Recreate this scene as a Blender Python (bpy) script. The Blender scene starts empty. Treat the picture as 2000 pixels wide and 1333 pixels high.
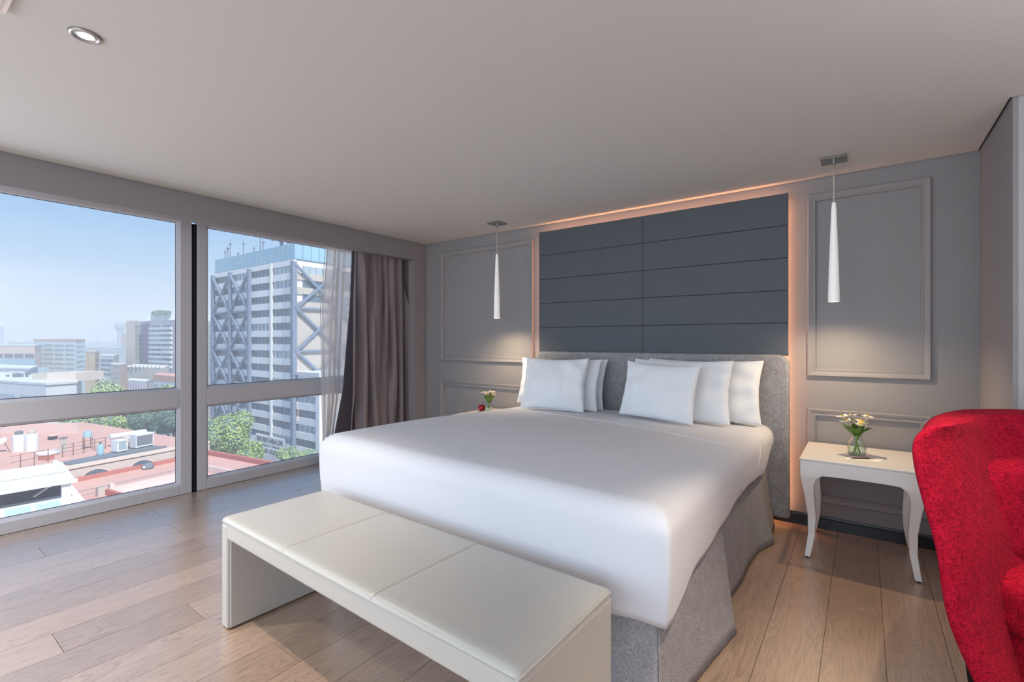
import bpy, bmesh, math, random
from mathutils import Vector, Matrix
R_ = math.radians
C = bpy.context.scene.collection
scene = bpy.context.scene

# ------------------------------------------------------------------ camera
CAM = Vector((4.157, -3.954, 1.30))
YAW = 0.6327
FPX, HY = 934.1, 666.46
cam_d = bpy.data.cameras.new('camera')
cam_d.sensor_width = 36.0
cam_d.lens = FPX * 36.0 / 2000.0
cam_d.clip_start = 0.05
cam_d.clip_end = 6000
cam = bpy.data.objects.new('camera', cam_d)
cam.location = CAM
cam.rotation_euler = (R_(90), 0, YAW)
C.objects.link(cam)
scene.camera = cam

# ------------------------------------------------------------------ colour management
scene.view_settings.view_transform = 'Standard'
scene.view_settings.look = 'None'
scene.view_settings.exposure = 0.0
scene.view_settings.gamma = 1.0
scene.view_settings.use_curve_mapping = False
scene.cycles.max_bounces = 10
scene.cycles.diffuse_bounces = 5
scene.cycles.glossy_bounces = 4
scene.cycles.transmission_bounces = 8
scene.cycles.transparent_max_bounces = 24
scene.cycles.volume_bounces = 2
scene.cycles.sample_clamp_indirect = 8.0
scene.cycles.caustics_reflective = False
scene.cycles.caustics_refractive = False


def S(r, g, b, a=1.0):
    def f(c):
        c /= 255.0
        return c / 12.92 if c <= 0.04045 else ((c + 0.055) / 1.055) ** 2.4
    return (f(r), f(g), f(b), a)


# ------------------------------------------------------------------ sky
SKY = 0.92
w = bpy.data.worlds.new('sky')
scene.world = w
w.use_nodes = True
nt = w.node_tree
nt.nodes.clear()
out = nt.nodes.new('ShaderNodeOutputWorld')
bg = nt.nodes.new('ShaderNodeBackground')
tc = nt.nodes.new('ShaderNodeTexCoord')
sep = nt.nodes.new('ShaderNodeSeparateXYZ')
rmp = nt.nodes.new('ShaderNodeValToRGB')
nt.links.new(tc.outputs['Generated'], sep.inputs[0])
nt.links.new(sep.outputs['Z'], rmp.inputs[0])
nt.links.new(rmp.outputs[0], bg.inputs[0])
nt.links.new(bg.outputs[0], out.inputs[0])
bg.inputs[1].default_value = SKY
el = rmp.color_ramp.elements
el[0].position = 0.0
el[0].color = S(240, 243, 244)
el[1].position = 1.0
el[1].color = S(96, 150, 214)
for p, c in ((0.045, S(232, 242, 250)), (0.12, S(180, 219, 252)), (0.24, S(122, 190, 250)), (0.5, S(120, 184, 248))):
    e = el.new(p)
    e.color = c

# ------------------------------------------------------------------ sun and the room's lamps, seen and added
FW = Vector((-math.sin(YAW), math.cos(YAW), 0))
RT = Vector((math.cos(YAW), math.sin(YAW), 0))


def light(name, kind, loc, energy, color=(1, 1, 1), rot=(0, 0, 0), **kw):
    d = bpy.data.lights.new(name, kind)
    d.energy = energy
    d.color = color
    for k, v in kw.items():
        setattr(d, k, v)
    o = bpy.data.objects.new(name, d)
    o.location = loc
    o.rotation_euler = rot
    C.objects.link(o)
    return o


sdir = (RT * 0.72 - FW * 0.69).normalized() * math.cos(R_(50)) + Vector((0, 0, math.sin(R_(50))))
sun = light('sun', 'SUN', (0, 0, 60), 5.4, (1.0, 0.95, 0.87), angle=R_(0.6))
sun.rotation_euler = sdir.to_track_quat('Z', 'Y').to_euler()
# daylight of the windows that lie behind the camera (west strip further south, south wall)
light('daylight_west_windows', 'AREA', (-0.62, -5.12, 1.25), 72, (0.80, 0.90, 1.0), (0, R_(-90), 0), shape='RECTANGLE', size=2.2, size_y=2.9)
light('daylight_south_window', 'AREA', (3.6, -6.72, 1.45), 112, (0.84, 0.92, 1.0), (R_(90), 0, 0), shape='RECTANGLE', size=5.6, size_y=2.1)
# recessed ceiling downlights; first is in view, next two added to brighten the floor
DOWN = [(1.833, -3.459), (0.62, -4.35), (4.45, -2.35), (1.833, -5.3), (3.45, -5.3), (5.1, -5.3), (5.6, -1.9)]
WATT = [125, 150, 150, 10, 10, 10, 10]
CONE = [84, 112, 66, 112, 112, 112, 112]
TINT = [(1.0, 0.86, 0.72), (1.0, 0.93, 0.86), (1.0, 0.80, 0.58)] + [(1.0, 0.93, 0.86)] * 4
for i, (x, y) in enumerate(DOWN):
    light('seen_and_added_downlight', 'SPOT', (x, y, 2.415), WATT[i], TINT[i], (0, 0, 0), spot_size=R_(CONE[i]), spot_blend=0.7, shadow_soft_size=0.03)
# added unseen uplight right of the camera, to brighten the ceiling
light('added_uplight', 'SPOT', (5.9, -2.9, 1.45), 150, (0.97, 0.95, 0.96), (R_(180), 0, 0), spot_size=R_(150), spot_blend=0.6, shadow_soft_size=0.12)
# pendant lamps: a small bulb in the mouth of each cone
PEND = [(1.32, -0.33, 1.518), (4.012, -0.365, 1.545)]
for x, y, z in PEND:
    light('pendant_lamp', 'SPOT', (x, y, z + 0.006), 34.0, (1.0, 0.74, 0.46), (0, 0, 0), spot_size=R_(150), spot_blend=0.85, shadow_soft_size=0.024)

# ------------------------------------------------------------------ materials


def new_mat(name):
    m = bpy.data.materials.new(name)
    m.use_nodes = True
    t = m.node_tree
    return m, t, t.nodes['Principled BSDF']


def N(t, k, **kw):
    n = t.nodes.new(k)
    for a, v in kw.items():
        setattr(n, a, v)
    return n


def mat(name, col, rough=0.6, spec=0.3, metal=0.0, bump=0.0, bscale=60.0, var=0.0, vscale=4.0, coat=0.0, emit=None, estr=0.0, stretch=None, sheen=0.0):
    m, t, b = new_mat(name)
    b.inputs['Base Color'].default_value = col
    b.inputs['Roughness'].default_value = rough
    b.inputs['Specular IOR Level'].default_value = spec
    b.inputs['Metallic'].default_value = metal
    if coat:
        b.inputs['Coat Weight'].default_value = coat
        b.inputs['Coat Roughness'].default_value = 0.12
    if sheen:
        b.inputs['Sheen Weight'].default_value = sheen
    if emit:
        b.inputs['Emission Color'].default_value = emit
        b.inputs['Emission Strength'].default_value = estr
    if bump or var:
        tcn = N(t, 'ShaderNodeTexCoord')
        src = tcn.outputs['Object']
        if stretch:
            mp = N(t, 'ShaderNodeMapping')
            mp.inputs['Scale'].default_value = stretch
            t.links.new(src, mp.inputs[0])
            src = mp.outputs[0]
        if var:
            n = N(t, 'ShaderNodeTexNoise')
            n.inputs['Scale'].default_value = vscale
            n.inputs['Detail'].default_value = 5
            t.links.new(src, n.inputs[0])
            mx = N(t, 'ShaderNodeMix', data_type='RGBA')
            mx.inputs['A'].default_value = tuple(c * (1 - var) for c in col[:3]) + (1,)
            mx.inputs['B'].default_value = tuple(min(1, c * (1 + var)) for c in col[:3]) + (1,)
            t.links.new(n.outputs['Fac'], mx.inputs['Factor'])
            t.links.new(mx.outputs['Result'], b.inputs['Base Color'])
        if bump:
            n2 = N(t, 'ShaderNodeTexNoise')
            n2.inputs['Scale'].default_value = bscale
            n2.inputs['Detail'].default_value = 4
            t.links.new(src, n2.inputs[0])
            bp = N(t, 'ShaderNodeBump')
            bp.inputs['Strength'].default_value = bump
            bp.inputs['Distance'].default_value = 0.004
            t.links.new(n2.outputs['Fac'], bp.inputs['Height'])
            t.links.new(bp.outputs[0], b.inputs['Normal'])
    return m


def weave(name, c1, c2, scale, rough=0.9, contrast=0.5, blotch=0.15, bscale=0.35, bump=0.35, c3=None):
    """coarse woven cloth: stretched noise in the two thread directions"""
    m, t, b = new_mat(name)
    b.inputs['Roughness'].default_value = rough
    b.inputs['Specular IOR Level'].default_value = 0.06
    b.inputs['Sheen Weight'].default_value = 0.01
    tcn = N(t, 'ShaderNodeTexCoord')
    facs = []
    for st in ((0.18, 0.18, 1.0), (1.0, 1.0, 0.16)):
        mp = N(t, 'ShaderNodeMapping')
        mp.inputs['Scale'].default_value = st
        t.links.new(tcn.outputs['Object'], mp.inputs[0])
        n = N(t, 'ShaderNodeTexNoise')
        n.inputs['Scale'].default_value = scale
        n.inputs['Detail'].default_value = 2
        t.links.new(mp.outputs[0], n.inputs[0])
        facs.append(n.outputs['Fac'])
    mu = N(t, 'ShaderNodeMath', operation='ADD')
    t.links.new(facs[0], mu.inputs[0])
    t.links.new(facs[1], mu.inputs[1])
    mr = N(t, 'ShaderNodeMapRange')
    mr.inputs['From Min'].default_value = 1.0 - 0.32 / max(contrast, .05) * 0.5
    mr.inputs['From Max'].default_value = 1.0 + 0.32 / max(contrast, .05) * 0.5
    t.links.new(mu.outputs[0], mr.inputs['Value'])
    mx = N(t, 'ShaderNodeMix', data_type='RGBA')
    mx.inputs['A'].default_value = c1
    mx.inputs['B'].default_value = c2
    t.links.new(mr.outputs[0], mx.inputs['Factor'])
    n = N(t, 'ShaderNodeTexNoise')
    n.inputs['Scale'].default_value = scale * bscale * 0.1
    n.inputs['Detail'].default_value = 6
    t.links.new(tcn.outputs['Object'], n.inputs[0])
    mr2 = N(t, 'ShaderNodeMapRange')
    mr2.inputs['From Min'].default_value = 0.3
    mr2.inputs['From Max'].default_value = 0.7
    mr2.inputs['To Min'].default_value = 1 - blotch
    mr2.inputs['To Max'].default_value = 1 + blotch
    t.links.new(n.outputs['Fac'], mr2.inputs['Value'])
    vm = N(t, 'ShaderNodeVectorMath', operation='SCALE')
    t.links.new(mx.outputs['Result'], vm.inputs[0])
    t.links.new(mr2.outputs[0], vm.inputs['Scale'])
    t.links.new(vm.outputs[0], b.inputs['Base Color'])
    bp = N(t, 'ShaderNodeBump')
    bp.inputs['Strength'].default_value = bump
    bp.inputs['Distance'].default_value = 0.003
    t.links.new(mu.outputs[0], bp.inputs['Height'])
    t.links.new(bp.outputs[0], b.inputs['Normal'])
    return m


def oak():
    m, t, b = new_mat('oiled_oak')
    b.inputs['Roughness'].default_value = 0.36
    b.inputs['Specular IOR Level'].default_value = 0.8
    b.inputs['Coat Weight'].default_value = 1.0
    b.inputs['Coat IOR'].default_value = 2.3
    b.inputs['Coat Roughness'].default_value = 0.28
    geo = N(t, 'ShaderNodeNewGeometry')
    oi = N(t, 'ShaderNodeObjectInfo')
    mul = N(t, 'ShaderNodeMath', operation='MULTIPLY')
    mul.inputs[1].default_value = 37.0
    t.links.new(oi.outputs['Random'], mul.inputs[0])
    cmb = N(t, 'ShaderNodeCombineXYZ')
    for i in range(3):
        t.links.new(mul.outputs[0], cmb.inputs[i])
    add = N(t, 'ShaderNodeVectorMath', operation='ADD')
    t.links.new(geo.outputs['Position'], add.inputs[0])
    t.links.new(cmb.outputs[0], add.inputs[1])
    # cathedral figure: contour lines of a stretched noise field
    mp = N(t, 'ShaderNodeMapping')
    mp.inputs['Scale'].default_value = (5.5, 0.75, 1.0)
    t.links.new(add.outputs[0], mp.inputs[0])
    n1 = N(t, 'ShaderNodeTexNoise')
    n1.inputs['Scale'].default_value = 1.3
    n1.inputs['Detail'].default_value = 2.2
    n1.inputs['Roughness'].default_value = 0.45
    n1.inputs['Distortion'].default_value = 0.6
    t.links.new(mp.outputs[0], n1.inputs[0])
    m1 = N(t, 'ShaderNodeMath', operation='MULTIPLY')
    m1.inputs[1].default_value = 34.0
    t.links.new(n1.outputs['Fac'], m1.inputs[0])
    fr = N(t, 'ShaderNodeMath', operation='FRACT')
    t.links.new(m1.outputs[0], fr.inputs[0])
    rr = N(t, 'ShaderNodeValToRGB')
    rr.color_ramp.elements[0].position = 0.0
    rr.color_ramp.elements[0].color = (0.68, 0.68, 0.68, 1)
    rr.color_ramp.elements[1].position = 0.3
    rr.color_ramp.elements[1].color = (1, 1, 1, 1)
    e = rr.color_ramp.elements.new(0.9)
    e.color = (0.95, 0.95, 0.95, 1)
    e = rr.color_ramp.elements.new(1.0)
    e.color = (0.68, 0.68, 0.68, 1)
    t.links.new(fr.outputs[0], rr.inputs[0])
    # pores
    mp2 = N(t, 'ShaderNodeMapping')
    mp2.inputs['Scale'].default_value = (90, 5.0, 1.0)
    t.links.new(add.outputs[0], mp2.inputs[0])
    n2 = N(t, 'ShaderNodeTexNoise')
    n2.inputs['Scale'].default_value = 1.6
    n2.inputs['Detail'].default_value = 4
    t.links.new(mp2.outputs[0], n2.inputs[0])
    r2 = N(t, 'ShaderNodeMapRange')
    r2.inputs['From Min'].default_value = 0.3
    r2.inputs['From Max'].default_value = 0.62
    r2.inputs['To Min'].default_value = 0.72
    r2.inputs['To Max'].default_value = 1.05
    t.links.new(n2.outputs['Fac'], r2.inputs['Value'])
    tone = N(t, 'ShaderNodeValToRGB')
    tone.color_ramp.elements[0].position = 0.0
    tone.color_ramp.elements[0].color = (0.40, 0.272, 0.192, 1)
    tone.color_ramp.elements[1].position = 1.0
    tone.color_ramp.elements[1].color = (0.52, 0.362, 0.262, 1)
    t.links.new(oi.outputs['Random'], tone.inputs[0])
    s1 = N(t, 'ShaderNodeMath', operation='MULTIPLY')
    t.links.new(rr.outputs[0], s1.inputs[0])
    t.links.new(r2.outputs[0], s1.inputs[1])
    vm = N(t, 'ShaderNodeVectorMath', operation='SCALE')
    t.links.new(tone.outputs[0], vm.inputs[0])
    t.links.new(s1.outputs[0], vm.inputs['Scale'])
    t.links.new(vm.outputs[0], b.inputs['Base Color'])
    bp = N(t, 'ShaderNodeBump')
    bp.inputs['Strength'].default_value = 0.12
    bp.inputs['Distance'].default_value = 0.002
    t.links.new(s1.outputs[0], bp.inputs['Height'])
    t.links.new(bp.outputs[0], b.inputs['Normal'])
    return m


def pane_glass(name, tint=(0.97, 0.985, 0.985, 1), veil=0.11, gloss=0.035):
    """thin window glass: clear, weakly mirroring, with a pale veil added for glare"""
    m = bpy.data.materials.new(name)
    m.use_nodes = True
    t = m.node_tree
    t.nodes.clear()
    o = N(t, 'ShaderNodeOutputMaterial')
    tr = N(t, 'ShaderNodeBsdfTransparent')
    tr.inputs[0].default_value = tint
    gl = N(t, 'ShaderNodeBsdfGlossy')
    gl.inputs['Roughness'].default_value = 0.02
    df = N(t, 'ShaderNodeBsdfTranslucent')
    df.inputs[0].default_value = (0.9, 0.94, 1, 1)
    m1 = N(t, 'ShaderNodeMixShader')
    m1.inputs[0].default_value = veil  # pale veil stands in for glare over the view outside
    m2 = N(t, 'ShaderNodeMixShader')
    m2.inputs[0].default_value = gloss
    t.links.new(tr.outputs[0], m1.inputs[1])
    t.links.new(df.outputs[0], m1.inputs[2])
    t.links.new(m1.outputs[0], m2.inputs[1])
    t.links.new(gl.outputs[0], m2.inputs[2])
    t.links.new(m2.outputs[0], o.inputs[0])
    return m


def sheer_cloth():
    m = bpy.data.materials.new('sheer_voile')
    m.use_nodes = True
    t = m.node_tree
    t.nodes.clear()
    o = N(t, 'ShaderNodeOutputMaterial')
    tr = N(t, 'ShaderNodeBsdfTransparent')
    df = N(t, 'ShaderNodeBsdfDiffuse')
    df.inputs[0].default_value = (0.82, 0.78, 0.75, 1)
    tl = N(t, 'ShaderNodeBsdfTranslucent')
    tl.inputs[0].default_value = (0.82, 0.78, 0.75, 1)
    a = N(t, 'ShaderNodeMixShader')
    a.inputs[0].default_value = 0.55
    bmx = N(t, 'ShaderNodeMixShader')
    lw = N(t, 'ShaderNodeLayerWeight')
    lw.inputs[0].default_value = 0.35
    mr = N(t, 'ShaderNodeMapRange')
    mr.inputs['To Min'].default_value = 0.72
    mr.inputs['To Max'].default_value = 0.95
    t.links.new(lw.outputs['Facing'], mr.inputs['Value'])
    t.links.new(mr.outputs[0], bmx.inputs[0])
    t.links.new(df.outputs[0], a.inputs[1])
    t.links.new(tl.outputs[0], a.inputs[2])
    t.links.new(tr.outputs[0], bmx.inputs[1])
    t.links.new(a.outputs[0], bmx.inputs[2])
    t.links.new(bmx.outputs[0], o.inputs[0])
    return m


M = {}
M['ceiling'] = mat('ceiling_paint', (0.655, 0.662, 0.660, 1), 0.9, 0.1, bump=0.03, bscale=300)
M['void'] = mat('shadow_gap', (0.02, 0.02, 0.02, 1), 0.9, 0.0)
M['wall'] = mat('wall_paint_grey', (0.285, 0.280, 0.294, 1), 0.75, 0.2, bump=0.03, bscale=250)
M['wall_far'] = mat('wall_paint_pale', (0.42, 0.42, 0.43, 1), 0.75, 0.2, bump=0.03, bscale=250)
M['oak'] = oak()
M['black'] = mat('black_lacquer', (0.006, 0.006, 0.012, 1), 0.3, 0.4)
M['slate'] = mat('slate_leather', (0.088, 0.102, 0.122, 1), 0.55, 0.35, bump=0.08, bscale=500, var=0.06, vscale=3)
M['tweed'] = weave('grey_tweed', (0.17, 0.17, 0.185, 1), (0.45, 0.45, 0.475, 1), 420, contrast=0.55, blotch=0.10)
M['skirt'] = weave('grey_linen_skirt', (0.20, 0.20, 0.215, 1), (0.46, 0.46, 0.485, 1), 480, contrast=0.5, blotch=0.08)
M['red'] = weave('red_boucle', (0.13, 0.002, 0.012, 1), (0.50, 0.010, 0.036, 1), 360, contrast=0.5, blotch=0.14, bscale=0.5, bump=0.4)
M['sheet'] = mat('white_cotton', (0.71, 0.73, 0.79, 1), 0.85, 0.15, bump=0.05, bscale=220, sheen=0.1)
M['pillow'] = mat('white_pillowcase', (0.79, 0.83, 0.88, 1), 0.85, 0.15, bump=0.10, bscale=60, sheen=0.1)
M['leather'] = mat('cream_leather', (0.495, 0.482, 0.448, 1), 0.34, 0.5, bump=0.05, bscale=350, var=0.03, vscale=2)
M['leather_in'] = mat('cream_leatherette', (0.50, 0.49, 0.47, 1), 0.5, 0.4, bump=0.04, bscale=350)
M['white_gloss'] = mat('white_lacquer', (0.82, 0.81, 0.79, 1), 0.14, 0.5, coat=0.3)
M['pvc'] = mat('window_frame_pvc', (0.55, 0.56, 0.61, 1), 0.4, 0.4)
M['gasket'] = mat('black_gasket', (0.012, 0.012, 0.02, 1), 0.5, 0.3)
M['glass'] = pane_glass('window_glass')
M['drape'] = mat('taupe_drape', (0.285, 0.245, 0.270, 1), 0.8, 0.2, bump=0.12, bscale=400, sheen=0.25)
M['lining'] = mat('drape_lining', (0.085, 0.075, 0.095, 1), 0.85, 0.1)
M['sheer'] = sheer_cloth()
M['chrome'] = mat('brushed_chrome', (0.42, 0.42, 0.41, 1), 0.28, 0.5, metal=1.0, bump=0.05, bscale=200, stretch=(1, 12, 1))
M['cord'] = mat('clear_cord', (0.62, 0.55, 0.48, 1), 0.35, 0.5)
M['cone'] = mat('white_glass_cone', (0.84, 0.84, 0.84, 1), 0.3, 0.4, emit=(1.0, 0.98, 0.96, 1), estr=0.22)
M['bulb'] = mat('lit_bulb', (1, 1, 1, 1), 0.5, 0.2, emit=(1.0, 0.8, 0.55, 1), estr=10)
M['downbulb'] = mat('lit_downlight', (1, 1, 1, 1), 0.5, 0.2, emit=(1.0, 0.95, 0.88, 1), estr=14)
M['led'] = mat('warm_led', (1, 1, 1, 1), 0.5, 0.2, emit=(1.0, 0.42, 0.20, 1), estr=34)
M['vase'] = None


def clear_glass(name, ior=1.45, col=(0.96, 1, 0.98, 1)):
    m = bpy.data.materials.new(name)
    m.use_nodes = True
    t = m.node_tree
    t.nodes.clear()
    o = N(t, 'ShaderNodeOutputMaterial')
    tr = N(t, 'ShaderNodeBsdfTransparent')
    tr.inputs[0].default_value = col
    gl = N(t, 'ShaderNodeBsdfGlossy')
    gl.inputs['Roughness'].default_value = 0.03
    lw = N(t, 'ShaderNodeLayerWeight')
    lw.inputs[0].default_value = 0.25
    mx = N(t, 'ShaderNodeMixShader')
    t.links.new(lw.outputs['Facing'], mx.inputs[0])
    t.links.new(tr.outputs[0], mx.inputs[1])
    t.links.new(gl.outputs[0], mx.inputs[2])
    t.links.new(mx.outputs[0], o.inputs[0])
    return m


M['vase'] = clear_glass('vase_glass')
M['leaf'] = mat('green_leaf', (0.10, 0.20, 0.03, 1), 0.5, 0.3)
M['stem'] = mat('flower_stem', (0.22, 0.33, 0.08, 1), 0.5, 0.3)
M['petal'] = mat('white_petal', (0.85, 0.80, 0.74, 1), 0.6, 0.2)
M['yellow'] = mat('yellow_petal', (0.80, 0.58, 0.06, 1), 0.6, 0.2)
M['apple'] = mat('red_apple_skin', (0.34, 0.006, 0.012, 1), 0.18, 0.5, var=0.3, vscale=12)
M['paper'] = mat('white_card', (0.85, 0.83, 0.80, 1), 0.8, 0.1)
M['maroon'] = mat('maroon_pencil', (0.10, 0.01, 0.015, 1), 0.4, 0.3)
M['brown'] = mat('brown_stalk', (0.10, 0.06, 0.035, 1), 0.7, 0.1)

# ------------------------------------------------------------------ geometry helpers


class G:
    def __init__(s):
        s.v, s.f = [], []

    def add(s, v, f):
        n = len(s.v)
        s.v += [Vector(p) for p in v]
        s.f += [tuple(i + n for i in q) for q in f]
        return s

    def box(s, a, b):
        x0, y0, z0 = a
        x1, y1, z1 = b
        v = [(x0, y0, z0), (x1, y0, z0), (x1, y1, z0), (x0, y1, z0), (x0, y0, z1), (x1, y0, z1), (x1, y1, z1), (x0, y1, z1)]
        return s.add(v, [(3, 2, 1, 0), (4, 5, 6, 7), (0, 1, 5, 4), (1, 2, 6, 5), (2, 3, 7, 6), (3, 0, 4, 7)])

    def prism(s, poly, z0, z1, frame=None):
        """polygon (ccw) extruded between z0 and z1; frame maps (x, y, z)"""
        n = len(poly)
        fr = frame or (lambda x, y, z: (x, y, z))
        v = [fr(x, y, z0) for x, y in poly] + [fr(x, y, z1) for x, y in poly]
        f = [tuple(reversed(range(n))), tuple(range(n, 2 * n))]
        f += [(i, (i + 1) % n, (i + 1) % n + n, i + n) for i in range(n)]
        return s.add(v, f)

    def tube(s, pts, r, seg=8, cap=True):
        pts = [Vector(p) for p in pts]
        rs = r if isinstance(r, (list, tuple)) else [r] * len(pts)
        v = []
        up = Vector((0, 0, 1))
        for i, p in enumerate(pts):
            d = (pts[min(i + 1, len(pts) - 1)] - pts[max(i - 1, 0)]).normalized()
            a = d.cross(up)
            if a.length < 1e-3:
                a = d.cross(Vector((0, 1, 0)))
            a.normalize()
            b = d.cross(a)
            for k in range(seg):
                t = 2 * math.pi * k / seg
                v.append(p + (a * math.cos(t) + b * math.sin(t)) * rs[i])
        f = []
        for i in range(len(pts) - 1):
            for k in range(seg):
                k2 = (k + 1) % seg
                f.append((i * seg + k, i * seg + k2, (i + 1) * seg + k2, (i + 1) * seg + k))
        if cap:
            f.append(tuple(range(seg)))
            f.append(tuple(reversed(range((len(pts) - 1) * seg, len(pts) * seg))))
        return s.add(v, f)

    def lathe(s, prof, seg=24, c=(0, 0, 0)):
        v, f = [], []
        for r, z in prof:
            for k in range(seg):
                t = 2 * math.pi * k / seg
                v.append((c[0] + r * math.cos(t), c[1] + r * math.sin(t), c[2] + z))
        for i in range(len(prof) - 1):
            for k in range(seg):
                k2 = (k + 1) % seg
                f.append((i * seg + k, i * seg + k2, (i + 1) * seg + k2, (i + 1) * seg + k))
        if prof[0][0] > 1e-6:
            f.append(tuple(reversed(range(seg))))
        if prof[-1][0] > 1e-6:
            f.append(tuple(range((len(prof) - 1) * seg, len(prof) * seg)))
        return s.add(v, f)

    def grid(s, rows, close=False):
        m_, n_ = len(rows), len(rows[0])
        v = [p for r in rows for p in r]
        f = []
        for i in range(m_ - 1):
            for k in range(n_ - (0 if close else 1)):
                k2 = (k + 1) % n_
                f.append((i * n_ + k, i * n_ + k2, (i + 1) * n_ + k2, (i + 1) * n_ + k))
        return s.add(v, f)

    def xf(s, m4):
        s.v = [m4 @ p for p in s.v]
        return s


def wmat(o):
    m_ = o.matrix_basis.copy()
    while o.parent:
        o = o.parent
        m_ = o.matrix_basis @ m_
    return m_


def put(name, g, mt, parent=None, smooth=False, bevel=0.0, seg=2, sub=0, solid=0.0, local=False, auto=None):
    """link geometry as ONE mesh object; vertices in world space unless local"""
    me = bpy.data.meshes.new(name)
    vs = g.v
    if parent is not None and not local:
        inv = wmat(parent).inverted()
        vs = [inv @ p for p in vs]
    me.from_pydata([tuple(p) for p in vs], [], g.f)
    me.validate()
    bm = bmesh.new()
    bm.from_mesh(me)
    bmesh.ops.remove_doubles(bm, verts=bm.verts, dist=1e-6)
    bmesh.ops.recalc_face_normals(bm, faces=bm.faces)
    bm.to_mesh(me)
    bm.free()
    if smooth:
        for p in me.polygons:
            p.use_smooth = True
    me.materials.append(mt)
    o = bpy.data.objects.new(name, me)
    C.objects.link(o)
    if parent is not None:
        o.parent = parent
    if solid:
        md = o.modifiers.new('thickness', 'SOLIDIFY')
        md.thickness = solid
        md.offset = 0
    if bevel:
        md = o.modifiers.new('bevel', 'BEVEL')
        md.width = bevel
        md.segments = seg
        md.limit_method = 'ANGLE'
        md.angle_limit = R_(40)
        if seg > 1:
            md.harden_normals = False
    if sub:
        md = o.modifiers.new('subdivision', 'SUBSURF')
        md.levels = sub
        md.render_levels = sub
    if auto:
        try:
            me.set_sharp_from_angle(angle=R_(auto))
        except Exception:
            pass
    return o


def tag(o, label=None, cat=None, group=None, kind=None):
    if label:
        o['label'] = label
    if cat:
        o['category'] = cat
    if group:
        o['group'] = group
    if kind:
        o['kind'] = kind
    return o


def thing(name, loc, label, cat, rotz=0.0, group=None):
    o = bpy.data.objects.new(name, None)
    C.objects.link(o)
    o.location = loc
    o.rotation_euler = (0, 0, rotz)
    o.empty_display_size = 0.2
    return tag(o, label, cat, group)


def struct(name, loc=(0, 0, 0)):
    o = bpy.data.objects.new(name, None)
    C.objects.link(o)
    o.location = loc
    o['kind'] = 'structure'
    return o


def sput(name, g, mt, **kw):
    o = put(name, g, mt, **kw)
    o['kind'] = 'structure'
    return o


def twin(o, parent=None, loc=None):
    c = o.copy()
    C.objects.link(c)
    if parent is not None:
        c.parent = parent
    if loc is not None:
        c.location = loc
    return c


def copy_tree(o, parent=None):
    c = o.copy()
    C.objects.link(c)
    if parent is not None:
        c.parent = parent
    for ch in list(o.children):
        copy_tree(ch, c)
    return c


def sm(a, b, x):
    t = max(0.0, min(1.0, (x - a) / (b - a)))
    return t * t * (3 - 2 * t)


def lerp(a, b, t):
    return a + (b - a) * t


def interp(tab, x):
    if x <= tab[0][0]:
        return tab[0][1]
    for (x0, y0), (x1, y1) in zip(tab, tab[1:]):
        if x <= x1:
            return lerp(y0, y1, (x - x0) / (x1 - x0))
    return tab[-1][1]


def hsh(*a):
    return math.modf(abs(math.sin(sum(v * k for v, k in zip(a, (12.9898, 78.233, 37.719)))) * 43758.5453))[0]


# ------------------------------------------------------------------ room shell
H = 2.4345
W = 4.7213
XE, YS = 6.6, -6.7       # east and south walls, behind the camera
GAP = 0.012
# floor slab with oak planks laid in it
floor = struct('floor')
put('subfloor', G().box((-0.6, YS, -0.12), (XE, 0.0, -0.0045)), M['brown'], floor)
PW = 0.2125
random.seed(4)
ends = {-1: -2.63, 0: -3.29, 1: -2.66, 2: -1.9, 3: -2.66, 4: -3.9, 5: -2.2, 6: -3.45, 7: -3.0, 8: -2.2, 9: -3.6, 10: -2.9, 11: -1.7, 12: -3.3, 13: -2.4, 14: -3.1, 15: -2.0, 16: -1.9, 17: -1.47, 18: -0.74, 19: -1.12, 20: -2.2}
for k in range(-4, 31):
    xa = 0.195 + (k - 1) * PW
    xb = xa + PW
    xa_, xb_ = max(xa, -0.478) + 0.0010, min(xb, XE) - 0.0010
    if xb_ - xa_ < 0.02:
        continue
    e0 = ends.get(k, -1.2 - 2.2 * hsh(k, 3))
    cuts = sorted({round(e0 + j * 2.05 + 0.25 * (hsh(k, j) - 0.5) * (1 if j else 0), 3) for j in range(-3, 3)})
    cuts = [YS] + [c for c in cuts if YS + 0.2 < c < -0.2] + [0.0]
    for ya, yb in zip(cuts, cuts[1:]):
        dz = 0.0004 * hsh(k, ya)
        put('plank', G().box((xa_, ya + 0.0010, -0.0040), (xb_, yb - 0.0010, 0.0)), M['oak'], floor)
# ceiling board with a shadow gap along the walls
ceil = G()
ceil.box((GAP, YS, H), (W - GAP, -GAP, H + 0.02))
ceil.box((W - GAP, YS, H), (XE, -0.775 - GAP, H + 0.02))
sput('ceiling', ceil, M['ceiling'])
sput('trim_9', G().box((-0.7, YS - 0.1, H + 0.03), (XE + 0.1, 0.1, H + 0.15)), M['void'])
# headboard wall, short right wall, its return, and the walls behind the camera
sput('wall_north', G().box((-0.6, 0.0, 0), (W + 0.12, 0.12, H + 0.03)), M['wall'])
sput('wall_east', G().box((W, -0.775, 0), (W + 0.12, 0.0, H + 0.03)), M['wall'])
sput('wall_return', G().box((W + 0.018, -0.776, 0), (XE + 0.1, -0.70, H + 0.03)), M['wall_far'])
sput('wall_east_far', G().box((XE, YS, 0), (XE + 0.1, -0.70, H + 0.03)), M['wall_far'])
sw = G()
sw.box((-0.6, YS - 0.1, 0), (0.8, YS, H + 0.03))
sw.box((6.4, YS - 0.1, 0), (XE + 0.1, YS, H + 0.03))
sw.box((0.8, YS - 0.1, 0), (6.4, YS, 0.4))
sput('wall_south', sw, M['wall_far'])
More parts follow.
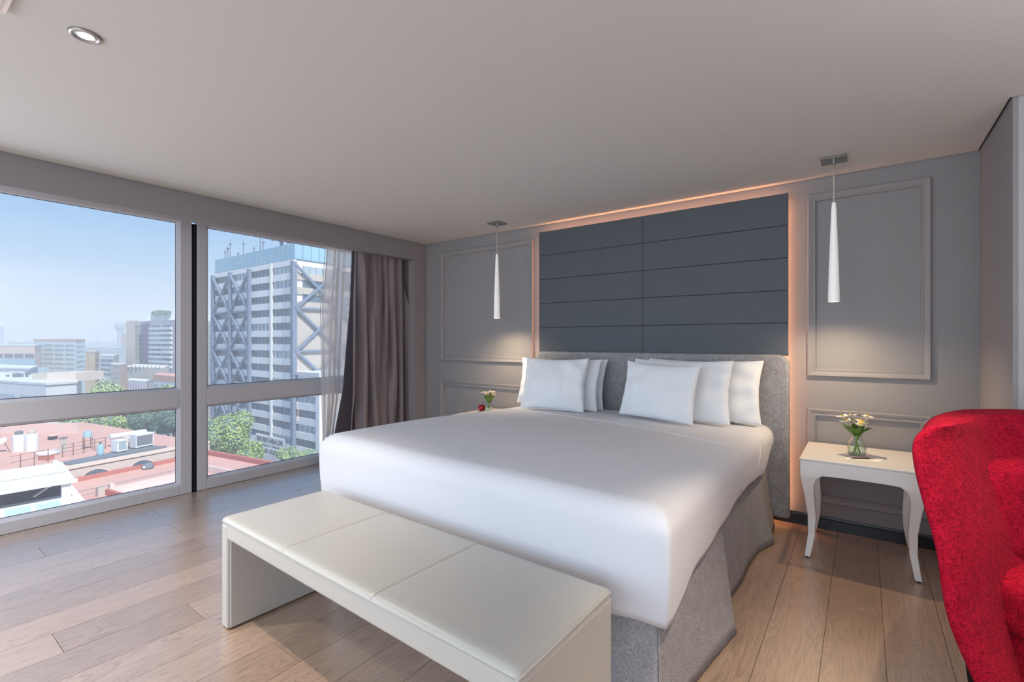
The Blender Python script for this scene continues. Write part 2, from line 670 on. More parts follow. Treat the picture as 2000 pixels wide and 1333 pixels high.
# bulkhead over the window, pier beside the curtain, pocket behind it
bk = G()
bk.box((-0.105, YS, 2.232), (0.0, -0.178, H + 0.03))
bk.box((-0.105, -0.178, 0), (0.0, 0.0, H + 0.03))
sput('wall_west', bk, M['wall'], bevel=0.004)
sput('trim_8', G().box((-0.6, YS, 2.38), (-0.105, 0.0, 2.46)), M['wall'])
sput('wall_west_reveal', G().box((-0.6, -0.012, 0), (-0.105, 0.0, 2.38)), M['wall'])

# black skirting along the headboard wall
sk = [(0, 0), (0, 0.085), (-0.010, 0.085), (-0.012, 0.072), (-0.016, 0.068), (-0.016, 0)]
sput('baseboard_north', G().prism([(y, z) for y, z in sk], 0.0, W, lambda a, b, c: (c, a - 0.0005, b)), M['black'])
sput('baseboard_east', G().box((W - 0.016, -0.775, 0), (W, -0.016, 0.085)), M['black'])

# picture-frame mouldings on the wall
PROF = [(0.0, 0.0), (0.0, 0.020), (0.006, 0.026), (0.016, 0.024), (0.034, 0.016), (0.040, 0.018), (0.046, 0.018), (0.050, 0.012), (0.052, 0.0)]


def moulding(name, x0, x1, z0, z1):
    """mitred frame; profile runs from the outer edge inwards"""
    g = G()
    rows = []
    for d, h in PROF:
        rows.append([(x0 + d, -h, z0 + d), (x1 - d, -h, z0 + d), (x1 - d, -h, z1 - d), (x0 + d, -h, z1 - d)])
    g.grid(rows, close=True)
    return sput(name, g, M['wall'])


moulding('trim_1', 0.254, 1.527, 1.078, 2.308)
moulding('trim_2', 3.844, 4.501, 1.055, 2.324)
moulding('trim_3', 0.250, 1.527, 0.185, 0.852)
moulding('trim_4', 3.844, 4.501, 0.183, 0.829)

# ------------------------------------------------------------------ windows
XW = -0.48     # front plane of the frames


def window(name, y0, y1, side=0.100):
    wn = struct(name)
    zb, zt = 0.0, 2.385
    a, b = y0, y1
    f = lambda ya, yb, za, zc, nm: put(nm, G().box((XW - 0.07, ya, za), (XW, yb, zc)), M['pvc'], wn, bevel=0.005)
    f(a, a + side, zb, zt, 'stile')
    f(b - side, b, zb, zt, 'stile')
    f(a + side, b - side, zb, 0.085, 'bottom_rail')
    f(a + side, b - side, 0.742, 0.888, 'middle_rail')
    f(a + side, b - side, 2.318, zt, 'top_rail')
    for nm, za, zc in (('lower_pane', 0.085, 0.742), ('upper_pane', 0.888, 2.318)):
        # glazing bead round the pane, then the pane
        g = G()
        y_0, y_1 = a + side, b - side
        o_, i_ = 0.0, 0.018
        rows = []
        for d, x in ((0.0, XW - 0.008), (0.016, XW - 0.020), (0.018, XW - 0.045)):
            rows.append([(x, y_0 + d, za + d), (x, y_1 - d, za + d), (x, y_1 - d, zc - d), (x, y_0 + d, zc - d)])
        g.grid(rows, close=True)
        bead = put('glazing_bead', g, M['pvc'], wn)
        put('gasket', G().grid([[(XW - 0.044, y_0 + d, za + d), (XW - 0.044, y_1 - d, za + d), (XW - 0.044, y_1 - d, zc - d), (XW - 0.044, y_0 + d, zc - d)] for d in (0.017, 0.022)], close=True), M['gasket'], wn)
        x = XW - 0.046
        put(nm, G().add([(x, y_0 + 0.015, za + 0.015), (x, y_1 - 0.015, za + 0.015), (x, y_1 - 0.015, zc - 0.015), (x, y_0 + 0.015, zc - 0.015)], [(0, 1, 2, 3)]), M['glass'], wn)
    return wn


window('window_1', -2.226, -0.10, 0.072)
window('window_2', -4.60, -2.270, 0.088)
window('window_3', YS + 0.05, -4.645, 0.088)
sput('trim_5', G().box((XW - 0.075, -2.271, 0), (XW - 0.02, -2.225, 2.31)), M['gasket'])
sput('trim_6', G().box((XW - 0.075, -4.646, 0), (XW - 0.02, -4.599, 2.31)), M['gasket'])
sput('trim_7', G().box((-0.62, YS, -0.12), (XW + 0.0005, 0, -0.001)), M['gasket'])
# outer facade of our own building below the glass
sput('wall_facade', G().box((-0.75, YS, -14.0), (-0.6, 0.1, -0.02)), M['wall_far'])

# ------------------------------------------------------------------ slate wall panels with a warm light strip behind them
px0, px1, pz0, pz1 = 1.631, 3.732, 1.205, 2.352
wp = thing('wall_panel', (2.68, -0.035, 1.2), 'dark slate wall panelling behind the bed with warm light glowing round its edges', 'wall panel')
put('backing_frame', G().box((px0 + 0.05, -0.042, 0.10), (px1 - 0.05, 0.0, pz1 - 0.045)), M['void'], wp)
rows_z = [1.193, 1.430, 1.661, 1.892, 2.122, 2.352]
for (za, zc) in zip(rows_z, rows_z[1:]):
    for (xa, xb) in ((px0, 2.668), (2.668, px1)):
        put('panel', G().box((xa + 0.001, -0.068, za + 0.0012), (xb - 0.001, -0.042, zc - 0.0012)), M['slate'], wp, bevel=0.003, seg=2)
put('seam_backing', G().box((px0 + 0.004, -0.058, 1.196), (px1 - 0.004, -0.044, pz1 - 0.004)), M['void'], wp)
put('light_strip', G().box((px0 + 0.042, -0.038, 0.10), (px0 + 0.050, -0.028, pz1 - 0.045)), M['led'], wp)
put('light_strip', G().box((px1 - 0.050, -0.038, 0.10), (px1 - 0.042, -0.028, pz1 - 0.045)), M['led'], wp)
put('light_strip', G().box((px0 + 0.05, -0.038, pz1 - 0.045), (px1 - 0.05, -0.028, pz1 - 0.037)), M['led'], wp)
put('light_strip', G().box((px0 + 0.05, -0.038, 0.092), (px1 - 0.05, -0.028, 0.10)), M['led'], wp)

# ------------------------------------------------------------------ pendants
def pendant(i, label):
    x, y, z = PEND[i]
    p = thing('pendant_lamp', (x, y, H), label, 'pendant lamp', 0, 'cone pendants beside the bed')
    put('canopy', G().box((x - 0.068, y - 0.068, H - 0.011), (x + 0.068, y + 0.068, H - 0.0005)), M['chrome'], p, bevel=0.002, seg=1)
    put('cord_grip', G().lathe([(0.0, -0.045), (0.006, -0.045), (0.007, -0.011), (0.0, -0.011)], 12, (x, y, H)), M['chrome'], p, smooth=True, auto=40)
    put('cord', G().tube([(x, y, H - 0.03), (x, y, z + 0.60)], 0.0035, 8), M['cord'], p, smooth=True)
    prof = [(0.026, 0.018), (0.0275, 0.0), (0.0305, 0.0), (0.0305, 0.004), (0.030, 0.05), (0.0265, 0.20), (0.0205, 0.38), (0.0155, 0.52), (0.0135, 0.585), (0.0115, 0.592)]
    put('shade', G().lathe(prof, 28, (x, y, z)), M['cone'], p, smooth=True, auto=50)
    put('shade_cap', G().lathe([(0.0, 0.618), (0.009, 0.618), (0.011, 0.612), (0.011, 0.593), (0.0, 0.593)], 16, (x, y, z)), M['cone'], p, smooth=True, auto=40)
    put('bulb', G().lathe([(0.0, 0.020), (0.020, 0.020), (0.020, 0.012), (0.0, 0.012)], 16, (x, y, z)), M['bulb'], p)


pendant(0, 'white cone pendant lamp on a chrome plate left of the bed')
pendant(1, 'white cone pendant lamp on a chrome plate right of the bed')

# ------------------------------------------------------------------ ceiling: downlight in view and the corner of a ceiling panel
x, y = DOWN[0]
dl = thing('downlight', (x, y, H), 'small round recessed ceiling downlight, lit, with a chrome trim ring', 'ceiling light')
put('trim_ring', G().lathe([(0.033, -0.001), (0.034, -0.006), (0.040, -0.008), (0.047, -0.006), (0.050, 0.0)], 36, (x, y, H)), M['chrome'], dl, smooth=True)
put('inner_ring', G().lathe([(0.024, 0.001), (0.026, -0.005), (0.030, -0.006), (0.0335, -0.002)], 36, (x, y, H)), M['chrome'], dl, smooth=True)
put('lamp_face', G().lathe([(0.0, -0.003), (0.0245, -0.003), (0.0245, -0.0005), (0.0, -0.0005)], 28, (x, y, H)), M['downbulb'], dl)
cp = thing('ceiling_panel', (2.1, -3.95, H), 'corner of a white ceiling access panel at the upper left edge of the picture', 'ceiling panel')
put('panel_frame', G().box((1.782, -4.25, H - 0.012), (2.4, -3.655, H - 0.0005)), M['white_gloss'], cp, bevel=0.003)
put('panel_face', G().box((1.80, -4.23, H - 0.014), (2.38, -3.673, H - 0.012)), M['ceiling'], cp)

# ------------------------------------------------------------------ curtains
def drape_rows(y_of, x0, amp, waves, zs, n, phase=0.0, jit=0.0):
    rows = []
    for z in zs:
        r = []
        for i in range(n + 1):
            s = i / n
            ya, yb = y_of(z)
            ph = waves * (s + 0.035 * math.sin(9 * s + phase) + 0.02 * math.sin(23 * s + 2 * phase)) * 2 * math.pi + phase
            drift = jit * math.sin(3.1 * z + 11 * s + phase) + 0.5 * jit * math.sin(5.3 * z + 29 * s)
            a = amp * (0.55 + 0.45 * math.sin(5 * s + phase) ** 2) * (0.55 + 0.45 * sm(2.25, 1.5, z))
            w_ = math.sin(ph + drift)
            w_ = math.copysign(abs(w_) ** 0.75, w_)
            r.append((x0 + a * w_ + 0.25 * drift * amp, lerp(ya, yb, s) + 0.012 * math.cos(2 * ph + drift), z))
        rows.append(r)
    return rows


zs = [2.33 - (2.33 - 0.012) * i / 46 for i in range(47)]
dr = thing('drape', (-0.2, -0.5, 0.0), 'heavy taupe drape gathered in folds at the corner beside the window', 'curtain')
yl = lambda z: interp([(0.0, -0.885), (0.9, -0.872), (1.6, -0.858), (2.3, -0.845)], z)
SHL = [(0.0, -1.135), (0.44, -1.139), (0.86, -1.151), (1.65, -1.162), (2.3, -1.105)]
SHR = [(0.0, -1.06), (0.37, -0.991), (0.79, -0.899), (1.67, -0.815), (2.3, -0.784)]
put('curtain_cloth', G().grid(drape_rows(lambda z: (yl(z), -0.016), -0.20, 0.060, 6.6, zs, 220, 0.7, 0.95)), M['drape'], dr, smooth=True, solid=0.003)
lin = []
for z in zs:
    a = interp(SHR, z) - 0.045
    b = yl(z) + 0.06
    lin.append([(-0.262 + 0.03 * (k / 6), lerp(a, b, k / 6), z) for k in range(7)])
put('lining', G().grid(lin), M['lining'], dr, smooth=True, solid=0.003)
sh = thing('sheer_curtain', (-0.3, -1.05, 0.0), 'thin white see-through curtain gathered beside the taupe drape', 'curtain')
yls = lambda z: interp(SHL, z)
yrs = lambda z: interp(SHR, z)
put('curtain_cloth', G().grid(drape_rows(lambda z: (yls(z), yrs(z)), -0.305, 0.030, 4.3, zs, 110, 2.1, 0.5)), M['sheer'], sh, smooth=True)
put('hem_edge', G().tube([(-0.322 + 0.004 * math.sin(7 * z), yls(z), z) for z in zs], 0.004, 6), M['sheer'], sh, smooth=True)
put('curtain_track', G().box((-0.33, -1.7, 2.345), (-0.17, -0.105, 2.378)), M['pvc'], dr)

# ------------------------------------------------------------------ bed
BX0, BX1, BY0, BY1 = 1.625, 3.650, -2.390, -0.135
bed = thing('bed', (2.64, -1.2, 0.0), 'wide double bed with grey upholstered headboard, grey skirt and white fitted sheet', 'bed')


def ztop(x, y):
    u = (x - BX0) / (BX1 - BX0)
    v = (y - BY1) / (BY0 - BY1)
    base = lerp(0.712, 0.742, sm(0.0, 0.75, v)) + 0.018 * math.sin(math.pi * u) * math.sin(math.pi * min(1, v * 1.0) * 0.9)
    return base + 0.022 * sm(0.5, 0.0, u) * sm(0.2, 0.9, v) - 0.010 * sm(0.6, 1.0, u)


def drape_box(x0, x1, yfoot, yhead, topf, hemf, Rr, nx=40, ny=44, nr=6, nh=9, taper=0.03, lift=0.0, wr=0.0):
    """cloth over a mattress: flat top, rounded edges on three sides, hem at hemf(side, t)"""
    cx0, cx1, cy = x0 + Rr, x1 - Rr, yfoot + Rr
    L = nr + nh
    cols = [(-L + i) for i in range(L)] + [('t', i / nx) for i in range(nx + 1)] + [i + 1 for i in range(L)]
    rows_ = [('t', j / ny) for j in range(ny + 1)] + [j + 1 for j in range(L)]

    def place(cx_, cy_, dx, dy, lev, side, t):
        zt = topf(max(x0, min(x1, cx_)), max(yfoot, min(yhead, cy_))) + lift
        if lev <= nr:
            a = lev / nr * math.pi / 2
            rad = Rr * math.sin(a)
            z = zt - Rr * (1 - math.cos(a))
        else:
            k = (lev - nr) / nh
            z1 = zt - Rr
            zh = hemf(side, t)
            z = lerp(z1, zh, k)
            rad = Rr - taper * k + 0.006 * math.sin(math.pi * k)
            if wr:
                rad += wr * k * (math.sin(17 * t + 3 * side) + 0.6 * math.sin(41 * t + 1.3))
        return (cx_ + dx * rad, cy_ + dy * rad, z)

    out_ = []
    for r in rows_:
        line = []
        for c in cols:
            top_c, top_r = isinstance(c, tuple), isinstance(r, tuple)
            X = lerp(cx0, cx1, c[1]) if top_c else (cx0 if c < 0 else cx1)
            Y = lerp(yhead, cy, r[1]) if top_r else cy
            if top_c and top_r:
                line.append((X, Y, topf(X, Y) + lift))
            elif top_r:
                line.append(place(X, Y, -1 if c < 0 else 1, 0, abs(c), 0 if c < 0 else 1, r[1]))
            elif top_c:
                line.append(place(X, Y, 0, -1, r, 2, c[1]))
            else:
                a, b = abs(c), r
                lev = max(a, b)
                th = (b / a * 45 if a >= b else 90 - a / b * 45)
                sx = -1 if c < 0 else 1
                t_side = 1.0
                sq = max(math.cos(R_(th)), math.sin(R_(th))) ** -0.85
                if th <= 45:
                    zz = place(X, Y, sx * math.cos(R_(th)) * sq, -math.sin(R_(th)) * sq, lev, 0 if c < 0 else 1, t_side)
                else:
                    zz = place(X, Y, sx * math.cos(R_(th)) * sq, -math.sin(R_(th)) * sq, lev, 2, 0.0 if c < 0 else 1.0)
                line.append(zz)
        out_.append(line)
    return out_


SIDE_R = [(0.0, 0.56), (0.05, 0.50), (0.10, 0.435), (0.18, 0.430), (0.26, 0.462), (0.45, 0.485), (0.62, 0.462), (0.75, 0.432), (0.9, 0.410), (1.0, 0.340)]


def hem(side, t):
    if side == 2:
        return interp([(0.0, 0.345), (0.85, 0.325), (0.93, 0.330), (1.0, 0.340)], t) + 0.003 * math.sin(60 * t)
    return interp(SIDE_R, t) + 0.004 * math.sin(38 * t)


g = G()
g.box((1.68, BY0 + 0.06, 0.03), (3.59, -0.13, 0.30))
put('bed_base', g, M['skirt'], bed, bevel=0.01)
put('mattress', G().box((1.69, BY0 + 0.075, 0.30), (3.582, -0.16, 0.66)), M['sheet'], bed, bevel=0.05, seg=3)
# headboard: padded, rounded upper corners
hb = []
hx0, hx1, hz0, hz1, rr_ = 1.628, 3.746, 0.055, 1.203, 0.075
poly = [(hx0, hz0), (hx1, hz0)]
for k in range(9):
    a = R_(90 * k / 8)
    poly.append((hx1 - rr_ + rr_ * math.cos(a), hz1 - rr_ + rr_ * math.sin(a)))
for k in range(9):
    a = R_(90 + 90 * k / 8)
    poly.append((hx0 + rr_ + rr_ * math.cos(a), hz1 - rr_ + rr_ * math.sin(a)))
put('headboard', G().prism(poly, -0.130, -0.0695, lambda a, b, c: (a, c, b)), M['tweed'], bed, smooth=True, bevel=0.020, seg=4, auto=35)
# valance: front and side runs with flared pleats
def skirt_run(bot, top, z0=0.006, z1=0.52, n=12):
    def res(pts, m=90):
        ls = [0]
        for p, q in zip(pts, pts[1:]):
            ls.append(ls[-1] + math.dist(p, q))
        o_ = []
        for i in range(m + 1):
            s = ls[-1] * i / m
            for k in range(len(pts) - 1):
                if s <= ls[k + 1] + 1e-9:
                    t = (s - ls[k]) / max(1e-9, ls[k + 1] - ls[k])
                    o_.append((lerp(pts[k][0], pts[k + 1][0], t), lerp(pts[k][1], pts[k + 1][1], t)))
                    break
        return o_
    b_, t_ = res(bot), res(top)
    rows = []
    for k in range(n + 1):
        s = k / n
        e = s ** 0.8
        rows.append([(lerp(p[0], q[0], e), lerp(p[1], q[1], e), lerp(z0, z1, s)) for p, q in zip(b_, t_)])
    return rows


XS = 3.625
put('valance', G().grid(skirt_run([(1.69, -2.372), (2.2, -2.382), (2.9, -2.378), (3.3, -2.384), (3.612, -2.386)], [(1.67, -2.335), (3.585, -2.335)])), M['skirt'], bed, smooth=True, solid=0.004)
put('valance', G().grid(skirt_run([(3.616, -2.384), (3.642, -2.10), (3.672, -1.88), (3.706, -1.655), (3.700, -1.640)], [(3.587, -2.335), (3.587, -2.0), (3.588, -1.80), (3.592, -1.50), (3.588, -1.46)])), M['skirt'], bed, smooth=True, solid=0.004)
put('valance', G().grid(skirt_run([(3.618, -1.60), (3.620, -1.37), (3.634, -1.15), (3.628, -0.93), (3.640, -0.70), (3.688, -0.535), (3.700, -0.48), (3.672, -0.36), (3.66, -0.16)], [(3.584, -1.62), (3.585, -1.0), (3.588, -0.6), (3.592, -0.45), (3.588, -0.16)])), M['skirt'], bed, smooth=True, solid=0.004)
put('valance', G().grid(skirt_run([(1.69, -2.37), (1.68, -1.6), (1.69, -0.9), (1.69, -0.15)], [(1.70, -2.335), (1.70, -0.15)])), M['skirt'], bed, smooth=True, solid=0.004)

cov = thing('coverlet', (2.64, -1.3, 0.6), 'smooth white bed cover falling over the foot and both sides of the bed', 'bed cover')
put('cover_cloth', G().grid(drape_box(BX0, BX1, BY0, BY1, ztop, hem, 0.085, taper=0.018, wr=0.0015, nh=12)), M['sheet'], cov, smooth=True, solid=0.004)


def on_cover(x, y, up=0.0):
    """height of the cover at (x, y) near its right edge included"""
    Rr = 0.085
    dx = max(0.0, x - (BX1 - Rr))
    z = ztop(min(x, BX1 - Rr), y)
    if dx > 0:
        a = math.asin(min(1, dx / Rr))
        return z - Rr * (1 - math.cos(a)) + up
    return z + up


# raised turn-down seam: across the bed near the pillows, rounding the corner and running down the side
line = [(1.72, -0.735), (2.07, -0.765), (2.45, -0.845), (2.80, -0.925), (3.18, -1.015), (3.42, -1.075), (3.52, -1.12), (3.58, -1.175)]
pts = [(p[0], p[1], on_cover(p[0], p[1], 0.003)) for p in line]
pts += [(3.615, -1.22, on_cover(3.615, -1.22, 0.003)), (3.640, -1.245, on_cover(3.640, -1.245, 0.003)), (3.653, -1.25, 0.64), (3.654, -1.24, 0.58), (3.645, -1.21, 0.52), (3.628, -1.17, 0.480)]
fine = []
for a, b in zip(pts, pts[1:]):
    for k in range(6):
        fine.append(tuple(lerp(a[i], b[i], k / 6) for i in range(3)))
fine = [(p[0], p[1], max(p[2], on_cover(p[0], p[1], 0.002)) if p[0] < BX1 - 0.012 else p[2]) for p in fine]
put('turn_down_seam', G().tube(fine, 0.0028, 6), M['sheet'], cov, smooth=True)
put('turn_down_seam', G().tube([(3.630, -0.62, on_cover(3.630, -0.62, 0.002)), (3.648, -0.66, 0.66), (3.655, -0.72, 0.60), (3.648, -0.78, 0.54), (3.632, -0.83, 0.486)], 0.0028, 6), M['sheet'], cov, smooth=True)
put('care_label', G().box((3.565, -2.3685, 0.338), (3.590, -2.3655, 0.342)), M['lining'], cov)


# ------------------------------------------------------------------ pillows
def pillow(label, xb, yb, wdt, hgt, thick, tilt, yaw, seed, z0=None, roll=0.0):
    n = 26
    front, back = [], []
    for j in range(n + 1):
        rf, rb = [], []
        for i in range(n + 1):
            u, v = -1 + 2 * i / n, -1 + 2 * j / n
            u_, v_ = math.sin(u * math.pi / 2), math.sin(v * math.pi / 2)
            x = wdt / 2 * u_ * (1 - 0.06 * (1 - v_ * v_) ** 1.0)
            z = hgt / 2 * v_ * (1 - (0.085 if v_ > 0 else 0.022) * (1 - u_ * u_) ** 1.0)
            puff = ((1 - u_ ** 2) * (1 - v_ ** 2)) ** 0.42
            wrk = 0.010 * math.sin(7 * u_ + 4 * v_ + seed) * (abs(u_ * v_) ** 0.6) + 0.006 * math.sin(13 * u_ * v_ + 2 * seed) + 0.004 * math.sin(19 * u_ + 9 * seed) * (1 - abs(v_))
            t = thick / 2 * puff
            e = 0.004 if abs(u) < 1 and abs(v) < 1 else 0.0
            rf.append((x, -(t + e + wrk * (0.3 + puff)), z))
            rb.append((x, (t + e) + 0.5 * wrk * puff, z))
        front.append(rf)
        back.append(rb)
    for j in range(n + 1):
        for i in range(n + 1):
            if i in (0, n) or j in (0, n):
                back[j][i] = front[j][i]
    g = G()
    g.grid(front)
    g.grid([list(reversed(r)) for r in back])
    zb = z0 if z0 is not None else max(ztop(xb + k * wdt / 4, yb) for k in (-2, -1, 0, 1, 2)) + 0.009
    m4 = Matrix.Translation((0, 0, hgt / 2)) @ Matrix.Rotation(R_(roll), 4, 'Y')
    m4 = Matrix.Rotation(R_(-tilt), 4, 'X') @ m4
    g.xf(m4)
    zmin = min(p.z for p in g.v)
    for p in g.v:
        p.z -= zmin
    t = thing('pillow', (xb, yb, zb), label, 'pillow', R_(yaw), 'white pillows propped on the bed')
    put('pillowcase', g, M['pillow'], t, smooth=True, local=True, sub=1)
    # piped edge
    ed = [front[0][i] for i in range(n + 1)] + [front[j][n] for j in range(1, n + 1)] + [front[n][i] for i in range(n - 1, -1, -1)] + [front[j][0] for j in range(n - 1, -1, -1)]
    ge = G().tube([Vector(p) for p in ed], 0.0035, 6)
    ge.xf(m4)
    for p in ge.v:
        p.z -= zmin
    put('edge_seam', ge, M['pillow'], t, smooth=True, local=True)
    return t


pillow('square white pillow at the front of the left-hand stack', 2.085, -0.590, 0.575, 0.435, 0.125, 15, 5, 1.0)
pillow('white pillow in the middle of the left-hand stack, its right edge showing', 2.07, -0.440, 0.70, 0.425, 0.105, 13, 2, 2.2)
pillow('white pillow at the back of the left-hand stack against the headboard', 1.968, -0.290, 0.885, 0.425, 0.10, 13, 0, 3.1)
pillow('square white pillow at the front of the right-hand stack', 2.965, -0.610, 0.560, 0.405, 0.125, 15, -7, 4.4, roll=2.0)
pillow('white pillow in the middle of the right-hand stack', 3.070, -0.450, 0.720, 0.440, 0.105, 13, -2, 5.3)
pillow('white pillow at the back of the right-hand stack, nearest the bed edge', 3.185, -0.300, 0.820, 0.445, 0.10, 13, 0, 6.6)

# ------------------------------------------------------------------ bench at the foot of the bed
bn = thing('bench', (2.65, -2.745, 0.0), 'cream leather bench with panel legs at the foot of the bed', 'bench', R_(-1.4))
bl, bd, bh, th_ = 0.845, 0.255, 0.50, 0.095
put('leg_panel', G().box((-bl, -bd, 0.004), (-bl + 0.062, bd, bh - 0.03)), M['leather'], bn, bevel=0.010, seg=3, local=True)
put('leg_panel', G().box((bl - 0.062, -bd, 0.004), (bl, bd, bh - 0.03)), M['leather'], bn, bevel=0.010, seg=3, local=True)
put('leg_lining', G().box((-bl + 0.055, -bd + 0.012, 0.010), (-bl + 0.070, bd - 0.012, bh - th_)), M['leather_in'], bn, bevel=0.003, local=True)
put('leg_lining', G().box((bl - 0.070, -bd + 0.012, 0.010), (bl - 0.055, bd - 0.012, bh - th_)), M['leather_in'], bn, bevel=0.003, local=True)
put('seat_frame', G().box((-bl + 0.002, -bd + 0.002, bh - th_), (bl - 0.002, bd - 0.002, bh - 0.012)), M['leather'], bn, bevel=0.012, seg=3, local=True)
cuts = [-bl, -bl + 0.555, bl - 0.575, bl]


def cushion_top(x0, x1, endl, endr):
    n, m_ = 18, 16
    rows = []
    for j in range(m_ + 1):
        v = -1 + 2 * j / m_
        v = math.sin(v * math.pi / 2)
        r = []
        for i in range(n + 1):
            u = -1 + 2 * i / n
            u = math.sin(u * math.pi / 2)
            # soft edge all round, deeper on the outer edges
            du = (1 - abs(u)) * (x1 - x0) / 2
            dv = (1 - abs(v)) * bd
            ru = 0.018 if (u < 0 and endl) or (u > 0 and endr) else 0.006
            dep = 0.016 if (u < 0 and endl) or (u > 0 and endr) else 0.0022
            z = bh
            z -= dep * (1 - math.sqrt(max(0, 1 - (1 - min(1, du / ru)) ** 2)))
            z -= 0.016 * (1 - math.sqrt(max(0, 1 - (1 - min(1, dv / 0.018)) ** 2)))
            z = max(z, bh - 0.022)
            z += 0.003 * (1 - u * u) * (1 - v * v)
            r.append((lerp(x0, x1, (u + 1) / 2), bd * v, z))
        rows.append(r)
    return rows


for k in range(3):
    g = G().grid(cushion_top(cuts[k] + (0.0006 if k else 0), cuts[k + 1] - (0.0006 if k < 2 else 0), k == 0, k == 2))
    put('seat_panel', g, M['leather'], bn, smooth=True, local=True)
for yy in (-bd + 0.001, bd - 0.001):
    put('piping', G().tube([(-bl + 0.008, yy, bh - 0.017), (0, yy, bh - 0.017), (bl - 0.008, yy, bh - 0.017)], 0.0026, 6), M['leather'], bn, smooth=True, local=True)
for xx in (-bl + 0.001, bl - 0.001):
    put('piping', G().tube([(xx, -bd + 0.008, bh - 0.017), (xx, bd - 0.008, bh - 0.017)], 0.0026, 6), M['leather'], bn, smooth=True, local=True)
for sx in (-1, 1):
    for sy in (-1, 1):
        put('glide', G().lathe([(0.0, 0.0), (0.012, 0.0), (0.012, 0.005), (0.0, 0.005)], 10, (sx * (bl - 0.03), sy * (bd - 0.04), 0.0)), M['black'], bn, local=True)


# ------------------------------------------------------------------ nightstands
def nightstand(x0, x1, y0, y1, label, mirror=False):
    cx, cy = (x0 + x1) / 2, (y0 + y1) / 2
    hx, hy = (x1 - x0) / 2, (y1 - y0) / 2
    t = thing('nightstand', (cx, cy, 0.0), label, 'nightstand', 0, 'nightstands beside the bed')
    zt = 0.600
    g = G()
    # top: slightly flared plan
    pl = []
    for sx, sy in ((-1, -1), (1, -1), (1, 1), (-1, 1)):
        pl.append((sx * hx, sy * hy))
    g.prism(pl, zt - 0.014, zt)
    put('table_top', g, M['white_gloss'], t, local=True, bevel=0.005, seg=3)
    lw = 0.050

    def apron(half, drop_mid, drop_end):
        n = 18
        lo = []
        for i in range(n + 1):
            u = -1 + 2 * i / n
            e = abs(u) ** 4.0
            lo.append((u * half, zt - 0.014 - lerp(drop_mid, drop_end, e)))
        return [(p[0], p[1]) for p in lo] + [(half, zt - 0.014), (-half, zt - 0.014)]
    pf = apron(hx - lw, 0.076, 0.092)
    ps = apron(hy - lw, 0.076, 0.092)
    for s in (-1, 1):
        yo = s * (hy - 0.004)
        put('apron', G().prism(pf, yo, yo - s * 0.024, lambda a, b, c: (a, c, b)), M['white_gloss'], t, local=True)
        xo = s * (hx - 0.004)
        put('apron', G().prism(ps, xo, xo - s * 0.024, lambda a, b, c: (c, a, b)), M['white_gloss'], t, local=True)
    # legs: shouldered at the top, curving in, then out to the foot
    tab_off = [(0.0, 0.022), (0.06, 0.031), (0.14, 0.041), (0.25, 0.040), (0.36, 0.026), (0.44, 0.012), (0.50, 0.0035), (0.586, 0.0035)]
    tab_w = [(0.0, 0.030), (0.15, 0.036), (0.30, 0.044), (0.39, 0.052), (0.445, 0.062), (0.48, 0.078), (0.50, 0.100), (0.51, 0.125), (0.586, 0.125)]
    foot = [(0.0, 0.0), (0.2, 0.0)]
    for sx in (-1, 1):
        for sy in (-1, 1):
            rows = []
            for k in range(37):
                z = 0.008 + (zt - 0.014 - 0.008) * k / 36
                off = interp(tab_off, z) + interp(foot, z)
                wd = interp(tab_w, z)
                ox, oy = sx * (hx - off), sy * (hy - off)
                ix, iy = ox - sx * wd, oy - sy * wd
                rows.append([(ox, oy, z), (ix, oy, z), (ix, iy, z), (ox, iy, z)])
            g = G().grid(rows, close=True)
            g.f.append((0, 1, 2, 3))
            n4 = len(g.v)
            g.f.append((n4 - 4, n4 - 3, n4 - 2, n4 - 1))
            leg = put('leg', g, M['white_gloss'], t, local=True, smooth=True, bevel=0.003, auto=45)
            put('glide', G().lathe([(0.0, 0.0), (0.008, 0.0), (0.008, 0.009), (0.0, 0.009)], 10, (sx * (hx - 0.037), sy * (hy - 0.037), 0.0)), M['gasket'], leg, local=True)
    return t


nightstand(3.850, 4.438, -0.620, -0.040, 'white lacquered nightstand with curved legs right of the bed')
nightstand(1.010, 1.560, -0.610, -0.040, 'white lacquered nightstand left of the bed, mostly hidden by it')


# ------------------------------------------------------------------ small things on the nightstands
def petal_row(c, d, ln, wd, curl=0.3, n=5):
    """a pointed petal or leaf from c along d, as a cupped strip"""
    d = Vector(d).normalized()
    s = d.cross(Vector((0, 0, 1)))
    if s.length < 0.05:
        s = Vector((1, 0, 0))
    s.normalize()
    nrm = s.cross(d)
    rows = []
    for i in range(n + 1):
        t = i / n
        wv = wd * math.sin(math.pi * min(1, t * 0.93 + 0.05)) ** 0.8
        p = Vector(c) + d * (ln * t) + nrm * (curl * ln * t * t)
        rows.append([p - s * wv + nrm * wv * 0.4, p, p + s * wv + nrm * wv * 0.4])
    return rows


